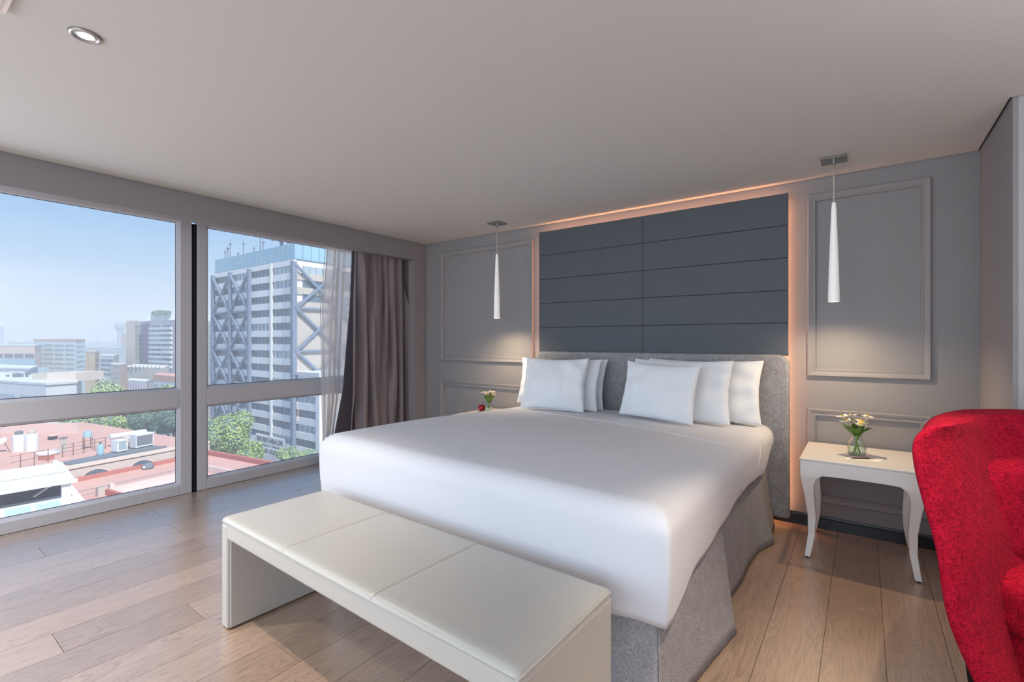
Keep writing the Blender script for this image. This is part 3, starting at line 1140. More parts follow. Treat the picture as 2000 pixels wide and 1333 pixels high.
def bouquet(x, y, z, sc, label, spread, blooms, leaves, seed):
    v = thing('vase', (x, y, z), label, 'vase of flowers')
    pr = [(0.0, 0.004), (0.036, 0.004), (0.043, 0.014), (0.046, 0.040), (0.043, 0.066), (0.033, 0.088), (0.024, 0.104), (0.023, 0.116), (0.027, 0.124), (0.030, 0.124), (0.026, 0.116), (0.027, 0.104), (0.036, 0.088), (0.046, 0.066), (0.049, 0.040), (0.046, 0.010), (0.038, 0.0), (0.0, 0.0)]
    put('glass_body', G().lathe([(r * sc, h * sc) for r, h in pr], 28, (x, y, z)), M['vase'], v, smooth=True)
    wl = [(0.0, 0.0045), (0.0355, 0.0045), (0.0425, 0.0145), (0.0455, 0.040), (0.0425, 0.062), (0.0, 0.062)]
    put('water', G().lathe([(r * sc * 0.985, h * sc) for r, h in wl], 24, (x, y, z)), M['vase'], v, smooth=True)
    random.seed(seed)
    for k in range(blooms):
        a = 2 * math.pi * k / blooms + random.uniform(-0.4, 0.4)
        rad = spread * random.uniform(0.35, 1.0) * sc
        hz = random.uniform(0.175, 0.225) * sc
        top = Vector((x + rad * math.cos(a), y + rad * math.sin(a), z + hz))
        base = Vector((x - 0.02 * sc * math.cos(a), y - 0.02 * sc * math.sin(a), z + 0.012 * sc))
        neck = Vector((x + 0.010 * sc * math.cos(a), y + 0.010 * sc * math.sin(a), z + 0.115 * sc))
        fl = put('flower', G().tube([base, (base + neck) / 2, neck, (neck + top) / 2 + Vector((0, 0, 0.01 * sc)), top], 0.0022 * sc, 6), M['stem'], v, smooth=True)
        dirv = (top - neck).normalized()
        g = G()
        gy = G()
        for q in range(6):
            b_ = 2 * math.pi * q / 6 + k
            side = Vector((math.cos(b_), math.sin(b_), 0.0))
            dd = dirv * 0.9 + side * 0.75
            g.grid(petal_row(top, dd, random.uniform(0.036, 0.048) * sc, 0.0165 * sc, -0.3))
        for q in range(4):
            b_ = 2 * math.pi * q / 4 + 0.4
            gy.grid(petal_row(top + dirv * 0.004, dirv + Vector((math.cos(b_), math.sin(b_), 0)) * 0.25, 0.028 * sc, 0.009 * sc, 0.1, 3))
        put('petals', g, M['petal'], fl, smooth=True, solid=0.0006)
        put('stamens', gy, M['yellow'], fl, smooth=True)
    for k in range(leaves):
        a = 2 * math.pi * k / leaves + random.uniform(-0.3, 0.3)
        c0 = Vector((x + 0.012 * math.cos(a) * sc, y + 0.012 * math.sin(a) * sc, z + random.uniform(0.10, 0.125) * sc))
        put('leaf', G().grid(petal_row(c0, (math.cos(a) * 0.75, math.sin(a) * 0.75, 1.0), random.uniform(0.075, 0.115) * sc, 0.019 * sc, random.uniform(-0.25, 0.1), 7)), M['leaf'], v, smooth=True, solid=0.0006)
    return v


bouquet(4.128, -0.345, 0.601, 1.0, 'small glass vase of white and yellow flowers on the right nightstand', 0.068, 8, 12, 11)
bouquet(1.195, -0.30, 0.601, 0.86, 'small glass vase of pale flowers beside the red apple', 0.055, 6, 12, 5)
ax, ay = 1.105, -0.300
ap = thing('apple', (ax, ay, 0.601), 'shiny red apple on the left nightstand', 'apple')
prof = []
for k in range(19):
    a = -math.pi / 2 + math.pi * k / 18
    r = 0.0375 * math.cos(a) * (1.0 + 0.10 * math.sin(a))
    zz = 0.036 + 0.036 * math.sin(a)
    if k > 14:
        zz -= 0.0022 * (k - 14) ** 1.35 * 0.9
    if k < 3:
        zz += 0.002 * (3 - k)
    prof.append((max(0.0, r), zz))
put('apple_flesh', G().lathe(prof, 26, (ax, ay, 0.600)), M['apple'], ap, smooth=True)
put('stalk', G().tube([(ax, ay, 0.662), (ax + 0.003, ay, 0.672), (ax + 0.008, ay - 0.002, 0.682)], 0.0016, 6), M['brown'], ap, smooth=True)

cd = tag(put('card', G().prism([(4.073, -0.500), (4.235, -0.468), (4.258, -0.372), (4.098, -0.402)], 0.6004, 0.6016), M['paper']), 'white paper card lying flat on the right nightstand', 'card')
pcl = thing('pencil', (4.15, -0.44, 0.605), 'short dark red pencil lying on the white card', 'pencil')
pa, pb = Vector((4.098, -0.480, 0.6055)), Vector((4.188, -0.425, 0.6055))
put('shaft', G().tube([pa + (pb - pa) * 0.12, pb], 0.0036, 6), M['maroon'], pcl)
put('tip', G().tube([pa, pa + (pb - pa) * 0.12], [0.0006, 0.0036], 6), M['brown'], pcl)

# ------------------------------------------------------------------ red wing chair (built in a frame turned towards the camera)
DC = 1.58
UC = 1.86
base = CAM + FW * DC + RT * UC
ch = thing('wing_armchair', (base.x, base.y, 0.0), 'red woven wingback armchair at the right edge of the picture', 'armchair', YAW)


def zpx(py, d):
    return CAM.z - (py - HY) / FPX * d


# left outline of the wing and arm: height -> sideways slope of the sight line that grazes it
SIL = [(829, 1834), (836, 1812), (850, 1791), (870, 1780), (900, 1781), (940, 1789), (990, 1803), (1040, 1819), (1090, 1832), (1140, 1836), (1210, 1851), (1270, 1880), (1333, 1912), (1400, 1940)]
DF = 1.46
ktab = sorted((zpx(py, DF), (px - 1000) / FPX) for py, px in SIL)
# depth of the front edge, of the inner corner and of the outside of the back
dfr = lambda z: interp([(0.1, 1.39), (0.4, 1.41), (0.65, 1.43), (0.95, 1.47), (1.05, 1.49)], z)
din = lambda z: interp([(0.1, 1.53), (0.4, 1.56), (0.6, 1.62), (0.95, 1.68), (1.05, 1.70)], z)
dbk = lambda z: interp([(0.1, 1.72), (0.4, 1.76), (0.6, 1.82), (1.05, 1.88)], z)
kin = lambda z: interp([(0.1, 1.10), (0.26, 1.066), (0.35, 1.040), (0.50, 1.028), (0.62, 1.040), (0.90, 0.992), (1.05, 0.975)], z)


def wing_shell():
    """U-shaped shell: left wing, back, right wing; rows are height levels"""
    rows = []
    hs = [zpx(829, DF + 0.05), zpx(833, DF + 0.05), zpx(846, DF + 0.05)] + [z for z, _ in sorted(ktab, reverse=True)[3:]] + [0.13]
    for q, z in enumerate(hs):
        k = interp(ktab, z)
        ti = (0.040, 0.016, 0.0)[q] if q < 3 else 0.0
        df, di, db = dfr(z), din(z), dbk(z)
        u = lambda d, m=0.0: k * d + m - UC
        uin = kin(z) * di - UC
        us = u(df, 0.006)
        inner = [(us + ti * 0.2, df + 0.010), (us + 0.030 + ti * 0.2, df - 0.006), (lerp(us, uin, 0.28), lerp(df, di, 0.10) + ti * 0.25), (lerp(us, uin, 0.55), lerp(df, di, 0.36) + ti * 0.45), (lerp(us, uin, 0.82), lerp(df, di, 0.72) + ti * 0.5), (uin + 0.02, di + ti * 0.4), (uin * 0.6, di + 0.025 + ti * 0.6), (0.0, di + 0.035 + ti * 0.6)]
        outer = [(u(df + 0.025, 0.003) + ti * 0.2, df + 0.025), (u(df + 0.06, 0.012), df + 0.06), (u(df + 0.12, 0.022), df + 0.12), (u(lerp(df, db, 0.62), 0.035), lerp(df, db, 0.62)), (u(lerp(df, db, 0.85), 0.05), lerp(df, db, 0.85) - ti), (u(db, 0.10), db - ti), (uin * 0.5, db + 0.02 - ti), (0.0, db + 0.025 - ti)]
        mir = lambda l: [(-a, b) for a, b in reversed(l[:-1])]
        loop = inner + mir(inner) + list(reversed(outer + mir(outer)))
        rows.append([(a, b - DC, z) for a, b in loop])
    return rows


rows = wing_shell()
g = G().grid(rows, close=True)
nl = len(rows[0])
half = nl // 2
for r_i in (0, len(rows) - 1):
    o_ = r_i * nl
    for k in range(half - 1):
        g.f.append((o_ + k, o_ + k + 1, o_ + nl - 2 - k, o_ + nl - 1 - k))
put('wings_and_back', g, M['red'], ch, local=True, smooth=True, sub=2)


def pad(x0, x1, y0, y1, z0, z1, name, r=0.04, mt='red', crown=0.02):
    g = G()
    n = 10
    bm = bmesh.new()
    bmesh.ops.create_cube(bm, size=2.0)
    bmesh.ops.subdivide_edges(bm, edges=bm.edges[:], cuts=n, use_grid_fill=True)
    for v in bm.verts:
        p = v.co.copy()
        hx_, hy_, hz_ = (x1 - x0) / 2, (y1 - y0) / 2, (z1 - z0) / 2
        q = Vector((p.x * hx_, p.y * hy_, p.z * hz_))
        inn = Vector((max(-hx_ + r, min(hx_ - r, q.x)), max(-hy_ + r, min(hy_ - r, q.y)), max(-hz_ + r, min(hz_ - r, q.z))))
        d = q - inn
        if d.length > 1e-6:
            q = inn + d.normalized() * min(r, d.length if max(abs(c) for c in d) < r * 0.98 else r)
        k = (1 - p.x ** 2) * (1 - p.y ** 2) if abs(p.z) > 0.5 else 0
        q.z += crown * k * (1 if p.z > 0 else 0)
        if abs(p.y) > 0.5 and p.y < 0:
            q.y -= crown * (1 - p.x ** 2) * (1 - p.z ** 2)
        v.co = q + Vector(((x0 + x1) / 2, (y0 + y1) / 2, (z0 + z1) / 2))
    bm.verts.index_update()
    g.v = [v.co.copy() for v in bm.verts]
    g.f = [tuple(v.index for v in f.verts) for f in bm.faces]
    bm.free()
    return put(name, g, M[mt], ch, local=True, smooth=True)


pad(-0.262, 0.262, 0.035, 0.19, 0.555, zpx(908, DC + 0.04), 'back_cushion', 0.035, crown=0.010)
pad(-0.285, 0.285, -0.165, 0.10, 0.36, 0.535, 'seat_cushion', 0.050, crown=0.015)
pad(-0.265, 0.265, -0.15, 0.10, 0.13, 0.365, 'seat_base', 0.02, crown=0.0)
for sx in (-1, 1):
    for yy in (-0.08, 0.12):
        xx = sx * 0.20
        rows = [[(xx + a * s, yy + b * s, z) for a, b in ((-1, -1), (1, -1), (1, 1), (-1, 1))] for z, s in ((0.0, 0.016), (0.135, 0.026))]
        g = G().grid(rows, close=True)
        g.f += [(0, 1, 2, 3), (4, 5, 6, 7)]
        put('leg', g, M['black'], ch, local=True, bevel=0.003)

# =================================================================== the city outside
GZ = -30.0


def E(l, d, z):
    p = CAM + RT * l + FW * d
    return Vector((p.x, p.y, z))


def at(px, py, d):
    return E((px - 1000) / FPX * d, d, CAM.z - (py - HY) / FPX * d)


def onz(px, py, z):
    d = (CAM.z - z) * FPX / (py - HY)
    return E((px - 1000) / FPX * d, d, z)


def emat(name, col, rough=0.85, spec=0.15, var=0.08, vscale=0.25, **k):
    return mat(name, col, rough, spec, var=var, vscale=vscale, **k)


X = {}
X['roof_red'] = emat('red_roof_paint', (0.68, 0.41, 0.345, 1), var=0.16, vscale=0.35)
X['roof_trim'] = emat('dark_red_kerb', (0.50, 0.19, 0.16, 1))
X['pink_wall'] = emat('pale_pink_render', (0.76, 0.60, 0.56, 1))
X['cream'] = emat('cream_render', (0.70, 0.62, 0.55, 1))
X['white'] = emat('white_render', (0.66, 0.69, 0.72, 1))
X['sheet_roof'] = emat('white_sheet_roof', (0.78, 0.79, 0.80, 1), var=0.03)
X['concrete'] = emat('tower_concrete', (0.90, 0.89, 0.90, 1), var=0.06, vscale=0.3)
X['cream_infill'] = emat('tower_cream_infill', (0.54, 0.50, 0.45, 1), var=0.10, vscale=0.3)  # cream paint of the tower's right face
X['steel'] = emat('blue_grey_steel', (0.19, 0.25, 0.35, 1), 0.6, 0.3)
X['crown'] = emat('crown_blue_glass', (0.30, 0.52, 0.66, 1), 0.25, 0.6, var=0.2, vscale=0.2)
X['window'] = emat('dark_window_glass', (0.10, 0.15, 0.20, 1), 0.2, 0.6, var=0.35, vscale=0.35)
X['window_pale'] = emat('pale_window_glass', (0.38, 0.48, 0.54, 1), 0.25, 0.6, var=0.3, vscale=0.3)
X['mullion'] = emat('window_mullion', (0.22, 0.25, 0.28, 1), 0.5, 0.3)
X['purple'] = emat('mauve_shaded', (0.22, 0.18, 0.26, 1))  # shaded copy of the mauve cladding; shade is put into the colour
X['purple_lit'] = emat('mauve_lit', (0.50, 0.45, 0.52, 1))  # lit copy of the mauve cladding; light is put into the colour
X['greygreen'] = emat('grey_green_render', (0.66, 0.74, 0.76, 1))
X['teal'] = emat('pale_teal_render', (0.70, 0.82, 0.84, 1))
X['ochre'] = emat('ochre_render', (0.74, 0.58, 0.34, 1))
X['stone'] = emat('beige_stone', (0.58, 0.53, 0.48, 1))
X['grey'] = emat('roof_plant_grey', (0.20, 0.22, 0.25, 1))
X['dark'] = emat('dark_recess', (0.06, 0.065, 0.07, 1))
X['rail'] = emat('rusty_rail', (0.20, 0.13, 0.10, 1))
X['tank'] = emat('white_tank', (0.74, 0.76, 0.79, 1), var=0.03)
X['tank_blue'] = emat('pale_blue_tank', (0.35, 0.55, 0.62, 1), var=0.05)
X['skyglass'] = emat('skylight_glass', (0.42, 0.56, 0.56, 1), 0.3, 0.5)
X['street'] = emat('street_asphalt', (0.34, 0.34, 0.34, 1))
X['haze1'] = emat('hazed_city_tone', (0.40, 0.46, 0.50, 1), var=0.25, vscale=0.05)  # haze of distance is put into this pale colour
X['haze2'] = emat('hazed_hill_tone', (0.36, 0.44, 0.52, 1))  # bluish tone carries the distance haze in its colour
X['sign'] = emat('sign_letters', (0.10, 0.11, 0.13, 1))
X['bark'] = emat('tree_bark', (0.10, 0.075, 0.055, 1))


def foliage(name, a, b):
    m, t, bs = new_mat(name)
    bs.inputs['Roughness'].default_value = 0.6
    bs.inputs['Specular IOR Level'].default_value = 0.15
    geo = N(t, 'ShaderNodeNewGeometry')
    rr = N(t, 'ShaderNodeValToRGB')
    rr.color_ramp.elements[0].color = a
    rr.color_ramp.elements[1].color = b
    t.links.new(geo.outputs['Random Per Island'], rr.inputs[0])
    t.links.new(rr.outputs[0], bs.inputs['Base Color'])
    return m


X['leaf'] = foliage('sunny_foliage', (0.22, 0.36, 0.09, 1), (0.62, 0.70, 0.26, 1))
X['leaf_pale'] = foliage('pale_foliage', (0.30, 0.46, 0.19, 1), (0.60, 0.72, 0.36, 1))
X['leaf_dark'] = foliage('dark_shaded_foliage', (0.10, 0.18, 0.15, 1), (0.20, 0.30, 0.22, 1))  # shade of the tower put into the colour; also serves other dark greenery

# ground far below
sput('ground', G().add([E(-6000, 4, GZ), E(600, 4, GZ), E(600, 4500, GZ), E(-6000, 4500, GZ)], [(0, 1, 2, 3)]), X['street'])


def obox(o, a, la, b, lb, z0, z1):
    """box on corner o (vector), along unit directions a and b"""
    p = [o, o + a * la, o + a * la + b * lb, o + b * lb]
    return G().prism([(q.x, q.y) for q in p], z0, z1)


def frame_box(g, o, a, b, s0, s1, t0, t1, z0, z1):
    p = [o + a * s0 + b * t0, o + a * s1 + b * t0, o + a * s1 + b * t1, o + a * s0 + b * t1]
    return g.prism([(q.x, q.y) for q in p], z0, z1)


def flat(v):
    return Vector((v.x, v.y, 0))


# ------------------------------------------------------------------ the braced office tower
eL = (RT * -0.808 + FW * 0.58)
eL.normalize()
rot_t = math.atan2(eL.y, eL.x)
tw = thing('office_tower', E(-50, 110, GZ), 'grey office tower with blue steel cross bracing and a glass crown, beyond the right window', 'building', rot_t)
TZ = lambda z: z - GZ      # local heights start at the street
LEN, DEP = 41.0, 23.0


def tb(g, x0, x1, y0, y1, z0, z1):
    return g.box((x0, y0, TZ(z0)), (x1, y1, TZ(z1)))


put('core_wall', tb(G(), 0.4, LEN - 0.4, -DEP + 0.4, -0.4, GZ, 20.15), X['concrete'], tw, local=True)
PITCH = 3.32
WT = 18.9           # top of the uppermost window row
nfl = 15
# spandrel bands of the left face
for k in range(nfl):
    z1 = (20.15 if k == 0 else WT - PITCH * k + PITCH - 1.75)
    z0 = WT - PITCH * k
    if z1 > GZ:
        put('spandrel', tb(G(), 0.2, LEN - 0.2, -0.5, 0.05, max(z0, GZ), z1), X['concrete'], tw, local=True)
BAY = 10.25


def win_mesh(wd, ht, n, flip=False):
    g = G().box((0, 0, 0), (wd, 0.10, ht))
    return g


def tower_window(x0, x1, z0, z1, face, pale):
    """glass slab with its mullions; face 0: left front, 1: right side"""
    mw = X['window_pale'] if pale else X['window']
    if face == 0:
        wo = put('window', tb(G(), x0, x1, -0.40, -0.28, z0, z1), mw, tw, local=True)
        g = G()
        n = max(2, int((x1 - x0) / 1.6))
        for i in range(n + 1):
            xx = lerp(x0, x1, i / n)
            tb(g, xx - 0.05, xx + 0.05, -0.30, -0.18, z0, z1)
        put('mullion', g, X['mullion'], wo, local=True)['kind'] = 'stuff'
    else:
        wo = put('window', tb(G(), 0.28, 0.40, x0, x1, z0, z1), mw, tw, local=True)
        g = G()
        n = max(2, int((x1 - x0) / 1.6))
        for i in range(n + 1):
            xx = lerp(x0, x1, i / n)
            tb(g, 0.20, 0.30, xx - 0.05, xx + 0.05, z0, z1)
        put('mullion', g, X['mullion'], wo, local=True)['kind'] = 'stuff'
    return wo


for k in range(nfl):
    zt = WT - PITCH * k
    zb = zt - 1.75
    if zb < GZ + 1.5:
        continue
    for b in range(4):
        tower_window(b * BAY + 0.55, (b + 1) * BAY - 0.55, zb, zt, 0, hsh(k, b) > 0.62 or (b == 0 and k in (0, 1)))
for b, mt_, wdt in ((0, 'steel', 0.55), (1, 'concrete', 0.45), (2, 'steel', 0.5), (3, 'steel', 0.45), (4, 'steel', 0.55)):
    x = b * BAY
    put('column', tb(G(), x - wdt, x + wdt, -0.3, 0.75 if mt_ == 'steel' else 0.25, GZ, 19.6 if mt_ == 'steel' else 20.15), X[mt_], tw, local=True)


def beam(name, p, q, r, mt_):
    p, q = Vector(p), Vector(q)
    d = (q - p).normalized()
    nrm = Vector((0, 1, 0)) if abs(d.y) < 0.5 else Vector((1, 0, 0))
    s = d.cross(nrm).normalized()
    nrm = s.cross(d)
    v = []
    for e in (p, q):
        for a, b in ((-1, -1), (1, -1), (1, 1), (-1, 1)):
            v.append(e + s * r * a + nrm * r * b)
    g = G().add(v, [(0, 1, 2, 3), (7, 6, 5, 4), (0, 4, 5, 1), (1, 5, 6, 2), (2, 6, 7, 3), (3, 7, 4, 0)])
    return put(name, g, mt_, tw, local=True)


MODS = [18.9 - 9.96 * k for k in range(6)]
for b in (2, 3):
    for k in range(5):
        zt, zb = MODS[k], max(MODS[k + 1], GZ)
        xa, xb = b * BAY, (b + 1) * BAY
        beam('brace', (xa, 0.45, TZ(zt)), (xb, 0.45, TZ(zb)), 0.27, X['steel'])
        beam('brace', (xb, 0.50, TZ(zt)), (xa, 0.50, TZ(zb)), 0.27, X['steel'])
        beam('tie_beam', (xa, 0.40, TZ(zb)), (xb, 0.40, TZ(zb)), 0.22, X['steel'])
# right face: cream infill, some window rows, zigzag bracing
for k in range(10):
    zt = WT - PITCH * k
    put('infill_panel', tb(G(), 0.05, 0.42, -DEP + 0.3, -0.2, zt - PITCH, zt - 1.75), X['cream_infill'], tw, local=True)
    if k in (0, 1, 2):
        tower_window(-10.6, -2.2, zt - 1.75, zt, 1, k == 0)
        tower_window(-22.0, -12.0, zt - 1.75, zt, 1, k == 2)
    else:
        put('infill_panel', tb(G(), 0.05, 0.42, -DEP + 0.3, -0.2, zt - 1.75, zt), X['cream_infill'], tw, local=True)
for c in range(1, 3):
    put('column', tb(G(), -0.75, 0.3, -c * 11.4 - 0.6, -c * 11.4 + 0.6, -6.4, 19.6), X['steel'], tw, local=True)
for k in range(3):
    zt, zb = MODS[k], MODS[k + 1]
    zm = (zt + zb) / 2
    for c in range(2):
        ya, yb = -c * 11.4, -(c + 1) * 11.4
        beam('brace', (-0.45, ya, TZ(zt)), (-0.45, yb, TZ(zb)), 0.27, X['steel'])
        beam('brace', (-0.50, yb, TZ(zt)), (-0.50, ya, TZ(zb)), 0.27, X['steel'])
        beam('tie_beam', (-0.4, ya, TZ(zb)), (-0.4, yb, TZ(zb)), 0.22, X['steel'])
# glass crown
put('crown_frame', tb(G(), 0.35, LEN - 0.35, -DEP + 0.35, -0.35, 20.15, 23.7), X['steel'], tw, local=True)
np_ = 20
for i in range(np_):
    xa = LEN * i / np_
    put('glass_panel', tb(G(), xa + 0.06, xa + LEN / np_ - 0.06, -0.34, -0.1, 20.3, 23.95), X['crown'], tw, local=True)
for i in range(11):
    ya = -DEP * i / 11
    put('glass_panel', tb(G(), 0.1, 0.34, ya - DEP / 11 + 0.06, ya - 0.06, 20.3, 23.95), X['crown'], tw, local=True)
# helipad and masts on the roof
put('helipad_deck', tb(G(), 3, 15, -13, -2.5, 27.0, 27.6), X['steel'], tw, local=True)
for x_, y_ in ((5, -4), (13, -4), (5, -11), (13, -11)):
    put('helipad_strut', tb(G(), x_ - 0.3, x_ + 0.3, y_ - 0.3, y_ + 0.3, 23.7, 27.0), X['steel'], tw, local=True)
for i in range(5):
    put('helipad_rail', tb(G(), 15.0, 17.6, -4.0 - i * 2.0, -3.8 - i * 2.0, 27.1, 27.4), X['steel'], tw, local=True)
for x_, h_ in ((38.0, 3.2), (36.5, 4.2), (35.0, 5.6), (27.5, 4.6), (30.5, 1.6), (18.6, 6.8), (17.2, 3.5), (22.0, 2.2)):
    put('antenna', G().tube([(x_, -1.5, TZ(23.7)), (x_, -1.5, TZ(23.7 + h_ * 0.6)), (x_, -1.5, TZ(23.7 + h_))], [0.14, 0.12, 0.06], 6).box((x_ - 0.3, -1.8, TZ(23.7 + h_ * 0.72)), (x_ + 0.3, -1.3, TZ(23.7 + h_ * 0.80))), X['steel'], tw, local=True)
# podium that runs on to the right of the tower
put('podium_wall', tb(G(), -9.8, 0.4, -20.0, -0.4, GZ, -6.4), X['concrete'], tw, local=True)
put('podium_roof', tb(G(), -10.1, 0.3, -20.3, 0.2, -6.4, -5.7), X['white'], tw, local=True)
for k in range(8, nfl):
    zt = WT - PITCH * k
    if zt - 1.75 < GZ + 3:
        continue
    put('spandrel', tb(G(), -9.9, -0.6, -0.5, 0.05, max(zt - PITCH, GZ), zt - 1.75), X['concrete'], tw, local=True)
    if zt < -6.5:
        tower_window(-8.6, -0.9, zt - 1.75, zt, 0, hsh(k, 9) > 0.5)
put('column', tb(G(), -10.1, -8.7, -0.5, 0.15, GZ, -6.4), X['concrete'], tw, local=True)


def lettering(text, x_right, x_left, z, size, parent):
    cu = bpy.data.curves.new('lettering', 'FONT')
    cu.body = text
    cu.size = size
    cu.extrude = 0.06
    tmp = bpy.data.objects.new('lettering_source', cu)
    C.objects.link(tmp)
    bpy.context.view_layer.update()
    dg = bpy.context.evaluated_depsgraph_get()
    me = bpy.data.meshes.new_from_object(tmp.evaluated_get(dg))
    bpy.data.objects.remove(tmp)
    xs = [v.co.x for v in me.vertices]
    w0, w1 = min(xs), max(xs)
    g = G()
    for v in me.vertices:
        t = (v.co.x - w0) / (w1 - w0)
        g.v.append(Vector((lerp(x_left, x_right, t), 0.42 + v.co.z, TZ(z) + v.co.y)))
    g.f = [tuple(p.vertices) for p in me.polygons]
    bpy.data.meshes.remove(me)
    put('sign_lettering', g, X['sign'], parent, local=True)


lettering('SECRETARIA DE', 4.4, 16.4, -23.35, 1.55, tw)
lettering('SEGURIDAD CIUDADANA', 1.6, 19.4, -26.0, 1.55, tw)
put('sign_board', tb(G(), 3.6, 17.2, 0.03, 0.36, -23.9, -21.8), X['concrete'], tw, local=True)
put('sign_board', tb(G(), 0.9, 20.2, 0.03, 0.36, -26.5, -24.5), X['concrete'], tw, local=True)


# ------------------------------------------------------------------ generic block with windows on its visible faces
def block(name, label, foot, ztop_, wall, faces=(), cat='building', roof=None, z0=GZ, roof_h=0.6, group=None, wmat_='window', parapet=0.0):
    """foot: (px, d) corners in order; faces: (edge, rows, cols, z_low, z_high, fill_w, fill_h[, margin])"""
    pts = [flat(E((px - 1000) / FPX * d, d, 0)) for px, d in foot]
    c0 = sum(pts, Vector()) / len(pts)
    t = thing(name, (c0.x, c0.y, z0), label, cat, 0, group)
    poly = [(p.x, p.y) for p in pts]
    put('wall', G().prism(poly, z0, ztop_), X[wall], t)
    if roof:
        pr = [((p - c0) * 1.015 + c0) for p in pts]
        put('roof', G().prism([(p.x, p.y) for p in pr], ztop_, ztop_ + roof_h), X[roof], t)
    first = {}
    for fc in faces:
        e, nr, nc, za, zb, fw, fh = fc[:7]
        wm = fc[7] if len(fc) > 7 else wmat_
        p, q = pts[e], pts[(e + 1) % len(pts)]
        d = (q - p)
        L_ = d.length
        d.normalize()
        nrm = Vector((d.y, -d.x, 0))
        if nrm.dot(flat(CAM) - p) < 0:
            nrm = -nrm
        cw, chh = L_ / nc, (zb - za) / nr
        ww, hh = cw * fw, chh * fh
        g = G()
        frame_box(g, Vector((0, 0, 0)), d, nrm, -ww / 2, ww / 2, -0.1, 0.12, -hh / 2, hh / 2)
        proto = None
        for r in range(nr):
            for c in range(nc):
                pos = p + d * (cw * (c + 0.5)) + Vector((0, 0, za + chh * (r + 0.5)))
                loc = pos - Vector((c0.x, c0.y, z0))
                if proto is None:
                    proto = put('window', g, X[wm], t, local=True)
                    proto.location = loc
                else:
                    twin(proto, t, loc)
    return t


def zat(py, d):
    return CAM.z - (py - HY) / FPX * d


# mauve apartment tower with its pale balconies
d0 = 225.0
mv = block('apartment_tower', 'mauve and grey apartment tower with planted rooftop, right edge of the left window', [(293, d0), (360, d0 - 16), (388, d0 + 20), (318, d0 + 34), (276, d0 + 10)], zat(627, d0), 'purple_lit',
           faces=[(4, 9, 2, zat(716, d0), zat(631, d0), 0.9, 0.93, 'purple')])
for k in range(9):
    zb = zat(717, d0) + (zat(636, d0) - zat(717, d0)) * k / 9
    st = (zat(636, d0) - zat(717, d0)) / 9
    p, q = flat(at(294, 660, d0 - 0.5)), flat(at(337, 660, d0 - 10.7))
    dv = (q - p)
    L_ = dv.length
    dv.normalize()
    nv = Vector((dv.y, -dv.x, 0))
    if nv.dot(flat(CAM) - p) < 0:
        nv = -nv
    put('balcony_front', frame_box(G(), p, dv, nv, 0, L_, 0, 0.9, zb, zb + st * 0.52), X['greygreen'], mv)
    for c in range(2):
        a = L_ * (0.06 + 0.5 * c)
        put('window', frame_box(G(), p, dv, nv, a, a + L_ * 0.38, 0.02, 0.2, zb + st * 0.52, zb + st * 0.95), X['window'] if hsh(k, c, 4) > 0.45 else X['window_pale'], mv)
p = flat(at(286, 620, d0 + 6))
put('penthouse', obox(p, RT, 24, FW, 10, zat(627, d0), zat(614, d0)), X['teal'], mv)
gp = G()
for k in range(9):
    c = at(303 + k * 3, 613, d0 + 5)
    gp.box((c.x - 1.2, c.y - 1.2, zat(614, d0)), (c.x + 1.2, c.y + 1.2, zat(614, d0) + 1.4 + 1.0 * hsh(k, 1)))
put('roof_planting', gp, X['leaf_dark'], mv)['kind'] = 'stuff'
block('apartment_tower', 'slim beige tower with a glazed side, left of the mauve apartment tower', [(246, 236), (263, 234), (279, 242), (279, 262), (246, 262)], zat(627, 236), 'stone', faces=[(1, 9, 2, zat(712, 236), zat(631, 236), 0.86, 0.62, 'window_pale')])
block('apartment_tower', 'pale tower glimpsed between the window post and the office tower', [(398, 190), (419, 186), (440, 215), (405, 215)], zat(628, 188), 'cream', faces=[(0, 13, 2, zat(735, 188), zat(632, 188), 0.75, 0.55, 'window_pale')])
# pale teal apartments with red roof
d1 = 255.0
block('apartment_block', 'pale blue-green apartment block with a flat red roof at the skyline', [(66, d1 + 14), (148, d1 - 6), (166, d1 + 6), (84, d1 + 40)], zat(667, d1), 'teal',
      faces=[(0, 6, 4, zat(724, d1), zat(670, d1), 0.80, 0.30, 'window_pale'), (1, 6, 1, zat(730, d1), zat(672, d1), 0.9, 0.45, 'window_pale')], roof='roof_red', roof_h=1.2)
block('apartment_block', 'ochre apartment block beside the pale blue-green one', [(167, 225), (186, 221), (194, 236), (172, 245)], zat(690, 222), 'ochre', faces=[(1, 4, 1, zat(740, 222), zat(694, 222), 0.5, 0.5, 'window'), (0, 4, 1, zat(740, 222), zat(694, 222), 0.12, 0.7, 'stone')], roof='stone', roof_h=0.8)
block('apartment_block', 'white low block with dark ribbon windows beside the ochre block', [(196, 215), (222, 210), (232, 225), (204, 232)], zat(697, 212), 'white', faces=[(0, 4, 2, zat(736, 212), zat(700, 212), 0.86, 0.45, 'window')], roof='white')
